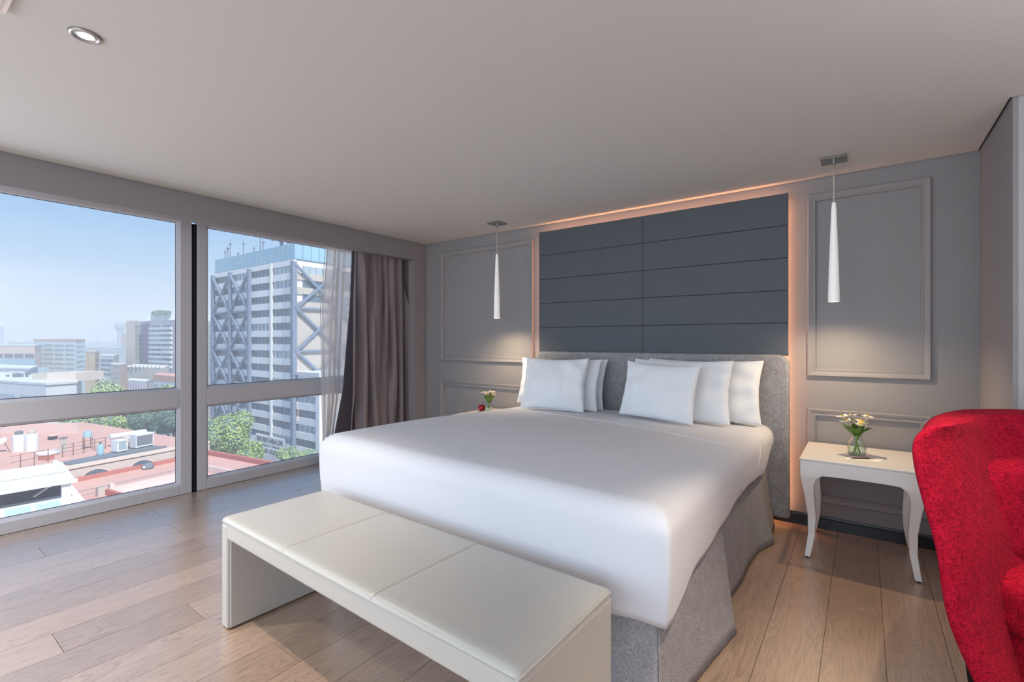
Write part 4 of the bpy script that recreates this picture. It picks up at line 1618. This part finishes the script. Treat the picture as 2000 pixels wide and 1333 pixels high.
# cream house with notched parapet
dc = 150.0
cs = block('house', 'cream house with a notched roof parapet and two blind walls', [(249, dc), (284, dc - 5), (319, dc - 9), (330, dc + 8), (262, dc + 16)], zat(716, dc), 'cream', faces=[(0, 1, 1, zat(742, dc), zat(737, dc), 0.3, 0.6, 'stone'), (1, 1, 1, zat(742, dc), zat(737, dc), 0.25, 0.6, 'stone')])
for k in range(9):
    c = at(252 + k * 7.9, 715, dc - 0.8 - 0.9 * k)
    put('merlon', G().box((c.x - 0.42, c.y - 0.42, zat(717, dc)), (c.x + 0.42, c.y + 0.42, zat(713, dc))), X['white'], cs)
block('house', 'tall narrow beige house at the left of the notched cream house', [(216, 158), (234, 155), (248, 162), (222, 172)], zat(716, 156), 'cream', faces=[(0, 3, 2, zat(752, 156), zat(720, 156), 0.25, 0.4, 'stone')], roof='stone')
block('house', 'low white ribbed wall building in front of the notched cream house', [(249, 130), (286, 126), (292, 133), (254, 137)], zat(745, 130), 'white', faces=[(0, 1, 7, zat(766, 130), zat(747, 130), 0.35, 0.9, 'purple_lit')], roof='white', roof_h=0.3)
block('house', 'house with a red tiled roof at the foot of the mauve tower', [(300, 126), (352, 118), (366, 126), (312, 134)], zat(745, 124), 'white', faces=[(0, 1, 4, zat(760, 124), zat(748, 124), 0.5, 0.6, 'window_pale')], roof='roof_red', roof_h=1.6)
# near white buildings on the left
dn = 118.0
nb = block('flat_roofed_house', 'large white flat-roofed house with a shaded side wall, lower left of the skyline', [(-60, dn + 6), (90, dn - 8), (150, dn - 2), (160, dn + 18), (-50, dn + 34)], zat(747, dn), 'white', faces=[(0, 1, 3, zat(785, dn), zat(766, dn), 0.8, 0.8, 'window_pale')], roof='white', roof_h=0.5)
p = flat(at(62, 740, dn + 2))
put('roof_room', obox(p, RT, 3.4, FW, 6, zat(747, dn), zat(731, dn)), X['stone'], nb)
p = flat(at(92, 740, dn - 2))
put('roof_room', obox(p, (RT * 0.97 + FW * 0.2).normalized(), 6.0, FW, 8, zat(745, dn), zat(728, dn)), X['cream'], nb)
put('water_tank', obox(flat(at(74, 730, dn + 4)), RT, 1.6, FW, 1.6, zat(733, dn), zat(720, dn)), X['window_pale'], nb)
for k in range(9):
    p = flat(at(6 + k * 6.2, 745, dn + 8 + 3 * hsh(k, 2)))
    put('roof_unit', obox(p, RT, 0.5 + 0.8 * hsh(k, 5), FW, 1.0, zat(746, dn), zat(746, dn) + 0.8 + 1.2 * hsh(k, 7)), X['grey'] if k % 2 else X['white'], nb)
block('flat_roofed_house', 'long pale building behind the white flat-roofed house', [(-80, 160), (58, 150), (75, 165), (-70, 185)], zat(722, 152), 'white', faces=[(0, 1, 6, zat(738, 152), zat(726, 152), 0.6, 0.5, 'window_pale')], roof='white', roof_h=0.5)
block('apartment_block', 'blue and pink long apartment block at the left edge of the skyline', [(-90, 250), (68, 238), (80, 260), (-80, 280)], zat(676, 240), 'pink_wall', faces=[(0, 1, 8, zat(700, 240), zat(691, 240), 0.85, 0.9, 'window'), (0, 1, 1, zat(718, 240), zat(701, 240), 1.0, 1.0, 'tank_blue')], roof='greygreen')
# distant pink tower and control tower
block('distant_tower', 'far pink and mauve tower block on the horizon', [(236, 640), (252, 630), (262, 650), (246, 665)], zat(650, 640), 'purple_lit', faces=[(0, 1, 2, zat(672, 640), zat(660, 640), 0.9, 0.9, 'roof_red')])
ct = thing('control_tower', (0, 0, 0), 'far slender tower with a wide round head, above the pink block', 'tower')
c = flat(at(235, 640, 700))
ct.location = (c.x, c.y, GZ)
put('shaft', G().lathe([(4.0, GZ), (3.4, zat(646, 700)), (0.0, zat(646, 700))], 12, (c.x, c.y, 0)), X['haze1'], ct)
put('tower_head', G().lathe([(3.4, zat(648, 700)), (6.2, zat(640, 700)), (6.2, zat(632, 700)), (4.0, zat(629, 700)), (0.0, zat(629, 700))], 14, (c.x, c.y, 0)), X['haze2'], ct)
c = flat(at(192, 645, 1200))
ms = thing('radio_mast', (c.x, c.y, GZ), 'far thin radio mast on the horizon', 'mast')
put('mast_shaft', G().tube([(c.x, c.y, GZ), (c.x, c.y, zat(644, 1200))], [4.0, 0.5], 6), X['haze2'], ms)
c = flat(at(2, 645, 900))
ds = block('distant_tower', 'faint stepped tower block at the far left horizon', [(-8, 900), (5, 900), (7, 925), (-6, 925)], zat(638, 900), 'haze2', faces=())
# endless small roofs up to the horizon
random.seed(21)
g = G()
for k in range(1500):
    d = 310 * (3000 / 310) ** (random.random() ** 0.75)
    px = random.uniform(-260, 700)
    if (540 < d < 760 and 130 < px < 320) or (820 < d < 970 and -120 < px < 40) or (1120 < d < 1280 and 140 < px < 220) or (d < 345 and px < 110):
        continue
    l = (px - 1000) / FPX * d
    wd = random.uniform(8, 26) * (1 + d / 1800)
    zt = GZ + random.choice((6, 9, 9, 12, 15, 18, 22)) + random.uniform(0, 4) + (10 if random.random() < 0.06 else 0)
    o = flat(E(l, d, 0))
    a = (RT * 0.8 + FW * 0.6) if k % 2 else RT
    a.normalize()
    b = Vector((-a.y, a.x, 0))
    pz = [o, o + a * wd, o + a * wd + b * wd * 0.8, o + b * wd * 0.8]
    g.prism([(q.x, q.y) for q in pz], GZ, zt)
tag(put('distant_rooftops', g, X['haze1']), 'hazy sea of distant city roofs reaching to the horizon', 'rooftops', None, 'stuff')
g = G()
rows = [[], []]
for k in range(61):
    px = -900 + k * 40
    l = (px - 1000) / FPX * 4200
    hgt = 40 + 34 * math.sin(k * 0.35) + 18 * math.sin(k * 0.9 + 1)
    rows[0].append(E(l, 4200, GZ))
    rows[1].append(E(l, 4420, max(6, hgt)))
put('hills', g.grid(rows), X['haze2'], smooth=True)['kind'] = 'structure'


# ------------------------------------------------------------------ trees
def tree(label, px, py, d, rad, mt_, n=700, squash=0.85, lobes=9, seed=1, leaf=0.30):
    random.seed(seed)
    c = at(px, py, d)
    t = thing('tree', (c.x, c.y, GZ), label, 'tree')
    ls = []
    for k in range(lobes):
        a = 2 * math.pi * k / lobes + random.uniform(-.4, .4)
        rr = rad * random.uniform(0.25, 0.62)
        ls.append((Vector((c.x + rr * math.cos(a), c.y + rr * math.sin(a), c.z + rad * squash * random.uniform(-0.45, 0.55))), rad * random.uniform(0.34, 0.52)))
    ls.append((c + Vector((0, 0, rad * 0.25)), rad * 0.6))
    g = G()
    for k in range(n):
        lc, lr = random.choice(ls)
        u = random.uniform(-0.75, 1)
        a = random.uniform(0, 2 * math.pi)
        s = math.sqrt(max(0, 1 - u * u))
        nrm = Vector((s * math.cos(a), s * math.sin(a), u))
        p = lc + nrm * lr * random.uniform(0.80, 1.06)
        nn = (nrm + Vector((random.uniform(-.6, .6), random.uniform(-.6, .6), random.uniform(-.3, .8)))).normalized()
        x_ = nn.orthogonal().normalized()
        x_.rotate(Matrix.Rotation(random.uniform(0, 6.28), 3, nn))
        y_ = nn.cross(x_)
        q = leaf * random.uniform(0.7, 1.4)
        g.add([p - x_ * q, p - y_ * q * 0.7, p + x_ * q, p + y_ * q * 0.7], [(0, 1, 2, 3)])
    fo = put('foliage', g, X[mt_], t)
    fo['kind'] = 'stuff'
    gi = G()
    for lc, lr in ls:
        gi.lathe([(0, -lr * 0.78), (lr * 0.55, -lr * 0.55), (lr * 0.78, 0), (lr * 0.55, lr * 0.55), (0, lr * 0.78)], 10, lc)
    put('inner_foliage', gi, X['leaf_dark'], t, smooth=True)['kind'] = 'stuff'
    put('trunk', G().tube([(c.x, c.y, GZ), (c.x + 0.2, c.y, lerp(GZ, c.z, 0.6)), (c.x, c.y, c.z)], [rad * 0.09, rad * 0.07, rad * 0.04], 8), X['bark'], t, smooth=True)
    for k in range(4):
        lc, lr = ls[k * 2 % len(ls)]
        put('branch', G().tube([(c.x + 0.1, c.y, lerp(GZ, c.z, 0.72)), lc], [rad * 0.045, rad * 0.02], 6), X['bark'], t, smooth=True)
    return t


tree('big sunlit tree behind the red parapet in the right window', 452, 852, 80, 4.5, 'leaf', 6760, 0.95, 11, 3, 0.14)
tree('sunlit lower tree at the right end of the red parapet', 490, 888, 74, 2.5, 'leaf', 3120, 0.9, 8, 8, 0.12)
tree('tree top at the left side of the right window, against the post', 405, 862, 86, 4.2, 'leaf', 3900, 0.9, 8, 17, 0.15)
tree('small tree under the lettered sign of the office tower', 562, 893, 88, 2.4, 'leaf_pale', 2600, 0.8, 8, 4, 0.12)
tree('small tree at the far right of the right window, by the bed', 605, 900, 84, 2.6, 'leaf_pale', 2600, 0.8, 8, 6, 0.12)
tree('round green tree behind the red roof in the left window', 222, 838, 92, 3.4, 'leaf', 4160, 0.9, 9, 9, 0.14)
tree('tree just under the middle rail left of the round green tree', 160, 822, 104, 4.0, 'leaf_pale', 2860, 0.7, 9, 10, 0.16)
tree('wide pale green tree among the houses above the middle rail', 206, 768, 133, 4.5, 'leaf_pale', 4940, 0.72, 10, 12, 0.25)
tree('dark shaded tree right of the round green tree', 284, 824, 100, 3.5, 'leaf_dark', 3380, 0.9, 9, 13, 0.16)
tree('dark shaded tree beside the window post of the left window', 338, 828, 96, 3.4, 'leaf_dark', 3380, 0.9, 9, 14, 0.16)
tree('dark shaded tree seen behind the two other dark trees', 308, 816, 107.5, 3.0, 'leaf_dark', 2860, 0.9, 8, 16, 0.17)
tree('little green tree at the right foot of the red tiled house', 327, 766, 113, 1.9, 'leaf_pale', 1300, 0.8, 6, 15, 0.19)

# ------------------------------------------------------------------ near roof terraces
aA = (RT * 0.46 + FW * 0.89).normalized()      # away from us
bB = (RT * 0.89 - FW * 0.46).normalized()      # to the right
O = flat(E(-39.8, 63, 0))
ZL, ZU = -13.6, -12.1
tr = thing('roof_terrace', (O.x, O.y, GZ), 'pale red roof terrace with a low red parapet just below the windows', 'roof')
put('house_wall', obox(O - aA * 52, aA, 52, bB, 34, GZ, ZL - 0.3), X['pink_wall'], tr)
put('roof_surface', obox(O - aA * 52, aA, 52, bB, 34, ZL - 0.3, ZL), X['roof_red'], tr)
put('parapet', obox(O - aA * 0.5, aA, 0.5, bB, 34, ZL, ZL + 0.55), X['roof_trim'], tr)
put('kerb', obox(O - aA * 52, aA, 51.5, bB, 0.35, ZL, ZL + 0.45), X['roof_trim'], tr)
# light well with walls and thin rails in front
q0 = onz(212, 966, ZL)
q0 = flat(q0)
put('well_floor', obox(q0 + bB * 0.2, aA, 8.6, bB, 6.0, ZL, ZL + 0.03), X['pink_wall'], tr)
put('well_wall', obox(q0, aA, 9.0, bB, 0.25, ZL, ZL + 0.6), X['pink_wall'], tr)
put('well_wall', obox(q0 + aA * 9.0, aA, 0.3, bB, 6.0, ZL, ZL + 0.75), X['pink_wall'], tr)
put('well_wall', obox(q0 - aA * 0.3, aA, 0.3, bB, 6.0, ZL, ZL + 0.55), X['roof_trim'], tr)
put('post_block', obox(q0 - aA * 0.9 - bB * 0.3, aA, 0.55, bB, 0.5, ZL, ZL + 0.85), X['stone'], tr)
put('post_block', obox(q0 + aA * 0.1 - bB * 0.3, aA, 0.35, bB, 0.4, ZL, ZL + 0.95), X['cream'], tr)
for zz in (0.45, 0.9):
    put('rail', G().tube([q0 - aA * 9 + Vector((0, 0, ZL + zz)), q0 + aA * 9.2 + Vector((0, 0, ZL + zz))], 0.03, 6), X['mullion'], tr)
# upper roof with the arcaded wall towards the terrace
ur = thing('roof_terrace', (O.x - bB.x * 12, O.y - bB.y * 12, GZ), 'cluttered salmon-red upper roof terrace behind the arcaded wall', 'roof')
put('house_wall', obox(O - aA * 50 - bB * 34, aA, 50, bB, 33.98, GZ, ZU - 0.25), X['stone'], ur)
put('roof_surface', obox(O - aA * 50 - bB * 34, aA, 50, bB, 33.6, ZU - 0.25, ZU), X['roof_red'], ur)
put('parapet', obox(O - aA * 50 - bB * 0.6, aA, 50, bB, 0.6, ZU - 0.1, ZU + 0.22), X['cream'], ur)
for k in range(9):
    c = O - aA * (3.4 + 4.4 * k)
    ar = [(-1.05, 0.0), (1.05, 0.0), (1.05, 0.30), (0.8, 0.55), (0.42, 0.72), (0, 0.78), (-0.42, 0.72), (-0.8, 0.55), (-1.05, 0.30)]
    def fr(x_, z_, y_, c=c):
        p = c + aA * x_ + bB * y_
        return (p.x, p.y, ZL + 0.12 + z_)
    wo = put('arched_window', G().prism(ar, -0.05, 0.10, fr), X['window'], ur)
    put('arch_rim', G().grid([[fr(x_ * 1.08, z_ * 1.08, 0.16) for x_, z_ in ar[2:]], [fr(x_ * 1.22, z_ * 1.2, 0.16) for x_, z_ in ar[2:]]]), X['pink_wall'], wo)
put('ridge_roof', G().add([onz(122, 836, ZU) * 1.0, onz(200, 836, ZU) * 1.0, at(160, 824, 80)], [(0, 1, 2)]), X['roof_red'], ur)
put('back_wall', obox(flat(onz(0, 846, ZU)) - RT * 6, RT, 17, FW, 0.4, ZU, ZU + 1.4), X['pink_wall'], ur)
for k in range(4):
    p = flat(onz(6 + 26 * k, 845, ZU)) - FW * 0.15
    put('window', obox(p, RT, 1.5, FW, 0.25, ZU + 0.25, ZU + 1.1), X['dark'], ur)

# things standing on the upper roof
def roof_tank(label, px, py, r, h, mt_, lid, group=None):
    c = onz(px, py, ZU)
    t = thing('water_tank', c, label, 'water tank', 0, group)
    put('tank_body', G().lathe([(0, 0), (r, 0), (r, h * 0.9), (r * 0.92, h), (0, h)], 16, c), X[mt_], t, smooth=True, auto=40)
    put('tank_lid', G().lathe([(0, h * 0.99), (r * 0.62, h * 0.99), (r * 0.62, h * 1.16), (r * 0.4, h * 1.22), (0, h * 1.22)], 12, c), X[lid], t, smooth=True, auto=40)
    return t


roof_tank('tall white roof water tank with a dark lid, left one of two', 37, 882, 0.60, 2.05, 'tank', 'grey')
roof_tank('tall white roof water tank with a tan lid, right one of two', 62, 881, 0.60, 2.05, 'tank', 'stone')
c = onz(171, 878, ZU)
bt = thing('water_tank', c, 'small pale blue tank raised on a thin steel stand', 'water tank')
put('tank_body', G().lathe([(0, 1.5), (0.42, 1.5), (0.42, 2.15), (0.36, 2.25), (0, 2.25)], 14, c), X['tank_blue'], bt, smooth=True, auto=40)
for sx in (-0.36, 0.36):
    for sy in (-0.36, 0.36):
        put('stand_leg', G().tube([c + Vector((sx, sy, 0)), c + Vector((sx, sy, 1.5))], 0.035, 6), X['rail'], bt)
c = onz(196, 890, ZU) + Vector((0, 0, 0.15))
cy = thing('gas_cylinder', c, 'green and white upright cylinder among the roof machinery', 'gas cylinder')
put('cylinder_body', G().lathe([(0, 0), (0.32, 0), (0.32, 0.95), (0.2, 1.15), (0, 1.18)], 14, c), X['tank_blue'], cy, smooth=True, auto=40)
put('cylinder_neck', G().lathe([(0, 1.15), (0.12, 1.15), (0.12, 1.4), (0, 1.4)], 10, c), X['leaf_dark'], cy)
# long white duct, coil unit, silver unit
c0_, c1_ = onz(214, 874, ZU), onz(284, 862, ZU)
du = thing('air_duct', c0_, 'long white air duct lying along the roof machinery', 'duct')
put('duct_body', G().tube([c0_ + Vector((0, 0, 1.25)), (c0_ + c1_) / 2 + Vector((0, 0, 1.25)), c1_ + Vector((0, 0, 1.25))], 0.36, 10), X['tank'], du, smooth=True, auto=40)
for k in range(3):
    p = lerp(c0_, c1_, 0.12 + 0.38 * k)
    put('duct_stand', G().tube([p, p + Vector((0, 0, 1.0))], 0.07, 6), X['mullion'], du)


def plant_unit(name, label, cat, pxa, pya, pxb, pyb, h, body, panel, dep=1.1):
    a, b = onz(pxa, pya, ZU), onz(pxb, pyb, ZU)
    Z0 = ZU + 0.15
    d_ = flat(b - a)
    L_ = d_.length
    d_.normalize()
    n_ = Vector((d_.y, -d_.x, 0))
    if n_.dot(flat(CAM) - flat(a)) < 0:
        n_ = -n_
    t = thing(name, a, label, cat)
    o_ = flat(a)
    put('unit_body', frame_box(G(), o_, d_, n_, 0, L_, -dep, 0, Z0 + 0.12, Z0 + h), X[body], t)
    put('coil_face', frame_box(G(), o_, d_, n_, 0.15, L_ - 0.15, 0, 0.04, Z0 + 0.35, Z0 + h - 0.2), X[panel], t)
    g_ = frame_box(G(), o_, d_, n_, 0.0, L_, 0, 0.08, Z0 + h - 0.18, Z0 + h + 0.02)
    put('top_trim', g_, X['tank'], t)
    for s_ in (0.08, L_ - 0.2):
        put('foot', frame_box(G(), o_, d_, n_, s_, s_ + 0.12, -dep, 0.06, Z0, Z0 + 0.14), X['mullion'], t)
    return t


plant_unit('air_conditioner', 'white framed rooftop chiller with a dark coil, rightmost of the roof machinery', 'air conditioner', 265, 880, 300, 873, 1.7, 'tank', 'grey')
plant_unit('air_conditioner', 'silver box unit between the duct and the white chiller', 'air conditioner', 229, 888, 249, 884, 1.45, 'concrete', 'window_pale')
plant_unit('air_conditioner', 'small cream fan unit behind the silver box unit', 'air conditioner', 247, 877, 264, 874, 1.2, 'cream', 'stone')
a_, b_ = onz(150, 911, ZU), onz(324, 875, ZU)
tg = thing('plant_deck', a_, 'long dark grey deck carrying the roof machinery', 'platform')
dd_ = flat(b_ - a_)
Ld = dd_.length
dd_.normalize()
nn_ = Vector((-dd_.y, dd_.x, 0))
put('deck_slab', frame_box(G(), flat(a_), dd_, nn_, 0, Ld, 0, 3.0, ZU + 0.02, ZU + 0.14), X['grey'], tg)
put('deck_edge', frame_box(G(), flat(a_), dd_, nn_, 0, Ld, -0.12, 0.0, ZU, ZU + 0.3), X['grey'], tg)
rl = thing('guard_rail', onz(122, 894, ZU), 'thin rusty guard rail in front of the red roof slope', 'railing')
for k in range(5):
    p = onz(122 + 21 * k, 894 - 4.2 * k, ZU)
    put('rail_post', G().tube([p, p + Vector((0, 0, 1.4))], 0.04, 6), X['rail'], rl)
for hh in (0.55, 1.0, 1.4):
    put('rail_bar', G().tube([onz(122, 894, ZU) + Vector((0, 0, hh)), onz(206, 877, ZU) + Vector((0, 0, hh))], 0.03, 6), X['rail'], rl)
rl2 = thing('guard_rail', onz(40, 912, ZU), 'thin dark guard rail above the white canopy roof', 'railing')
for k in range(3):
    p = onz(40 + 27 * k, 916 - 6 * k, ZU)
    put('rail_post', G().tube([p, p + Vector((0, 0, 1.5))], 0.04, 6), X['rail'], rl2)
for hh in (0.8, 1.45):
    put('rail_bar', G().tube([onz(20, 920, ZU) + Vector((0, 0, hh)), onz(96, 904, ZU) + Vector((0, 0, hh))], 0.025, 6), X['rail'], rl2)
c = onz(93, 860, ZU)
vb = thing('roof_vent', c, 'small dark roof vent on the red slope right of the white tanks', 'vent')
put('vent_box', obox(flat(c), RT, 0.7, FW, 0.7, ZU, ZU + 0.5), X['dark'], vb)
put('vent_cap', obox(flat(c) - RT * 0.1 - FW * 0.1, RT, 0.9, FW, 0.9, ZU + 0.5, ZU + 0.58), X['pink_wall'], vb)
c = onz(116, 886, ZU)
cm = thing('chimney', c, 'square brown chimney stack behind the canopy corner', 'chimney')
put('stack', obox(flat(c), RT, 0.45, FW, 0.5, ZU, ZU + 1.75), X['stone'], cm)
put('cap', obox(flat(c) - RT * 0.06 - FW * 0.06, RT, 0.57, FW, 0.62, ZU + 1.75, ZU + 1.85), X['grey'], cm)
c = onz(88, 900, ZU)
bx = thing('crate', c, 'rusty red box lying on the roof below the white tanks', 'box')
put('box_body', obox(flat(c) - RT * 0.8, RT, 1.1, FW, 0.8, ZU, ZU + 0.55), X['roof_trim'], bx)
put('lid', obox(flat(c) - RT * 0.83 - FW * 0.03, RT, 1.16, FW, 0.86, ZU + 0.55, ZU + 0.6), X['pink_wall'], bx)
c = onz(20, 884, ZU)
dsh = thing('satellite_dish', c, 'white satellite dish on a slanted pole at the left window edge', 'satellite dish')
put('pole', G().tube([c, c + Vector((0, 0, 1.2)) - RT * 0.7], 0.04, 6), X['rail'], dsh)
hd = c + Vector((0, 0, 1.35)) - RT * 0.85
put('dish', G().lathe([(0.0, -0.12), (0.28, -0.06), (0.46, 0.10), (0.44, 0.12), (0.26, -0.02), (0.0, -0.08)], 16, (0, 0, 0)).xf(Matrix.Translation(hd) @ Matrix.Rotation(R_(55), 4, Vector((RT.x, RT.y, 0)))), X['tank'], dsh, smooth=True)
g = G()
random.seed(77)
gk = thing('pipe_run', onz(120, 903, ZU), 'pale insulated pipes running along the roof edge', 'pipes')
for k in range(3):
    put('pipe', G().tube([onz(70 + 4 * k, 892 + 2 * k, ZU) + Vector((0, 0, 0.3)), onz(112 + 3 * k, 884 + 2 * k, ZU) + Vector((0, 0, 0.3))], 0.14, 8), X['tank'] if k != 1 else X['greygreen'], gk, smooth=True)
# bicycle-like bundle on the lower terrace
c = onz(289, 916, ZL)
bd_ = thing('tarp_bundle', c, 'round covered bundle standing on the red terrace by the wall', 'bundle')
put('cover', G().lathe([(0, 0), (0.55, 0.0), (0.62, 0.25), (0.45, 0.55), (0.2, 0.68), (0, 0.7)], 12, c), X['grey'], bd_, smooth=True)
put('face', G().lathe([(0, 0), (0.16, 0), (0.14, 0.06), (0, 0.07)], 10, (0, 0, 0)).xf(Matrix.Translation(c + Vector((0, 0, 0.3)) - FW * 0.6) @ Matrix.Rotation(R_(90), 4, Vector((RT.x, RT.y, 0)))), X['tank'], bd_)

# ------------------------------------------------------------------ white canopy roof with skylights, bottom left
cn = thing('canopy', onz(70, 985, ZL), 'white ribbed canopy roof over a dark opening, bottom left of the left window', 'canopy')
ce = flat(at(147, 936, 41.5))           # near right corner of the roof
ZR = zat(936, 41.5)
ZP = ZR - 1.95
dl_ = -(RT * 0.65 + FW * 0.76).normalized()
dw_ = -(RT * 0.76 - FW * 0.65).normalized()
slope = 0.03
def cf(s, t, z):
    p = ce + dl_ * s + dw_ * t
    return Vector((p.x, p.y, z))
LC, WC = 14.0, 7.6
put('roof_sheet', G().add([cf(0, 0, ZR), cf(LC, 0, ZR), cf(LC, WC, ZR + slope * WC), cf(0, WC, ZR + slope * WC), cf(0, 0, ZR - 0.1), cf(LC, 0, ZR - 0.1), cf(LC, WC, ZR + slope * WC - 0.1), cf(0, WC, ZR + slope * WC - 0.1)], [(0, 1, 2, 3), (7, 6, 5, 4), (0, 4, 5, 1), (1, 5, 6, 2), (2, 6, 7, 3), (3, 7, 4, 0)]), X['sheet_roof'], cn)
for k in range(20):
    s = 0.35 + k * 0.7
    g = G().add([cf(s, 0, ZR), cf(s + 0.12, 0, ZR), cf(s + 0.12, WC, ZR + slope * WC), cf(s, WC, ZR + slope * WC), cf(s + 0.03, 0, ZR + 0.06), cf(s + 0.09, 0, ZR + 0.06), cf(s + 0.09, WC, ZR + slope * WC + 0.06), cf(s + 0.03, WC, ZR + slope * WC + 0.06)], [(4, 5, 6, 7), (0, 4, 7, 3), (1, 2, 6, 5), (0, 1, 5, 4), (3, 7, 6, 2)])
    put('roof_rib', g, X['sheet_roof'], cn)
put('gutter', G().add([cf(-0.15, -0.15, ZR - 0.28), cf(LC, -0.15, ZR - 0.28), cf(LC, 0.1, ZR - 0.28), cf(-0.15, 0.1, ZR - 0.28), cf(-0.15, -0.15, ZR + 0.02), cf(LC, -0.15, ZR + 0.02), cf(LC, 0.1, ZR + 0.02), cf(-0.15, 0.1, ZR + 0.02)], [(3, 2, 1, 0), (4, 5, 6, 7), (0, 1, 5, 4), (1, 2, 6, 5), (2, 3, 7, 6), (3, 0, 4, 7)]), X['white'], cn)
def cbox(s0, s1, t0, t1, z0, z1):
    p = [cf(s0, t0, 0), cf(s1, t0, 0), cf(s1, t1, 0), cf(s0, t1, 0)]
    return G().prism([(q.x, q.y) for q in p], z0, z1)
put('post', cbox(0.25, 0.85, 0.1, 0.7, ZP, ZR - 0.1), X['white'], cn)
put('post', cbox(0.3, 0.7, WC - 0.5, WC - 0.1, ZP, ZR + 0.5), X['white'], cn)
put('inner_wall', cbox(0.2, LC, 3.2, 3.4, ZP, ZR + 0.1), X['dark'], cn)
put('brace', G().tube([cf(0.9, 2.2, ZR - 0.4), cf(2.4, 2.2, ZP + 0.5)], 0.08, 6), X['cream'], cn)
put('base_slab', cbox(-0.6, LC, -1.5, WC, ZP - 1.2, ZP), X['sheet_roof'], cn)
for k in range(7):
    s = 1.0 + k * 1.75
    sk_ = put('skylight', G().add([cf(s, -0.1, ZP + 0.42), cf(s + 1.5, -0.1, ZP + 0.42), cf(s + 1.5, -1.0, ZP + 0.06), cf(s, -1.0, ZP + 0.06)], [(0, 1, 2, 3)]), X['skyglass'], cn, solid=0.05)
    g = G()
    put('skylight_frame', G().add([cf(s - 0.25, -0.1, ZP + 0.50), cf(s, -0.1, ZP + 0.50), cf(s, -1.0, ZP + 0.12), cf(s - 0.25, -1.0, ZP + 0.12), cf(s - 0.25, -0.1, ZP), cf(s, -0.1, ZP), cf(s, -1.0, ZP), cf(s - 0.25, -1.0, ZP)], [(0, 1, 2, 3), (0, 4, 5, 1), (1, 5, 6, 2), (2, 6, 7, 3), (3, 7, 4, 0)]), X['sheet_roof'], cn)
put('base_rail', cbox(-0.3, LC, -0.15, 0.05, ZP, ZP + 0.52), X['sheet_roof'], cn)

# ------------------------------------------------------------------ city haze
hz = bpy.data.materials.new('city_haze')
hz.use_nodes = True
t = hz.node_tree
t.nodes.clear()
o_ = N(t, 'ShaderNodeOutputMaterial')
vs = N(t, 'ShaderNodeVolumeScatter')
vs.inputs['Color'].default_value = (0.93, 0.97, 1.0, 1)
vs.inputs['Density'].default_value = 0.0012
vs.inputs['Anisotropy'].default_value = 0.0
t.links.new(vs.outputs[0], o_.inputs['Volume'])
hb_ = [E(-2500, 14, 0), E(500, 14, 0), E(500, 4600, 0), E(-7000, 4600, 0)]
tag(put('haze', G().prism([(q.x, q.y) for q in hb_], GZ - 1, 75), hz), 'thin pale haze lying over the whole city', 'haze', None, 'stuff')
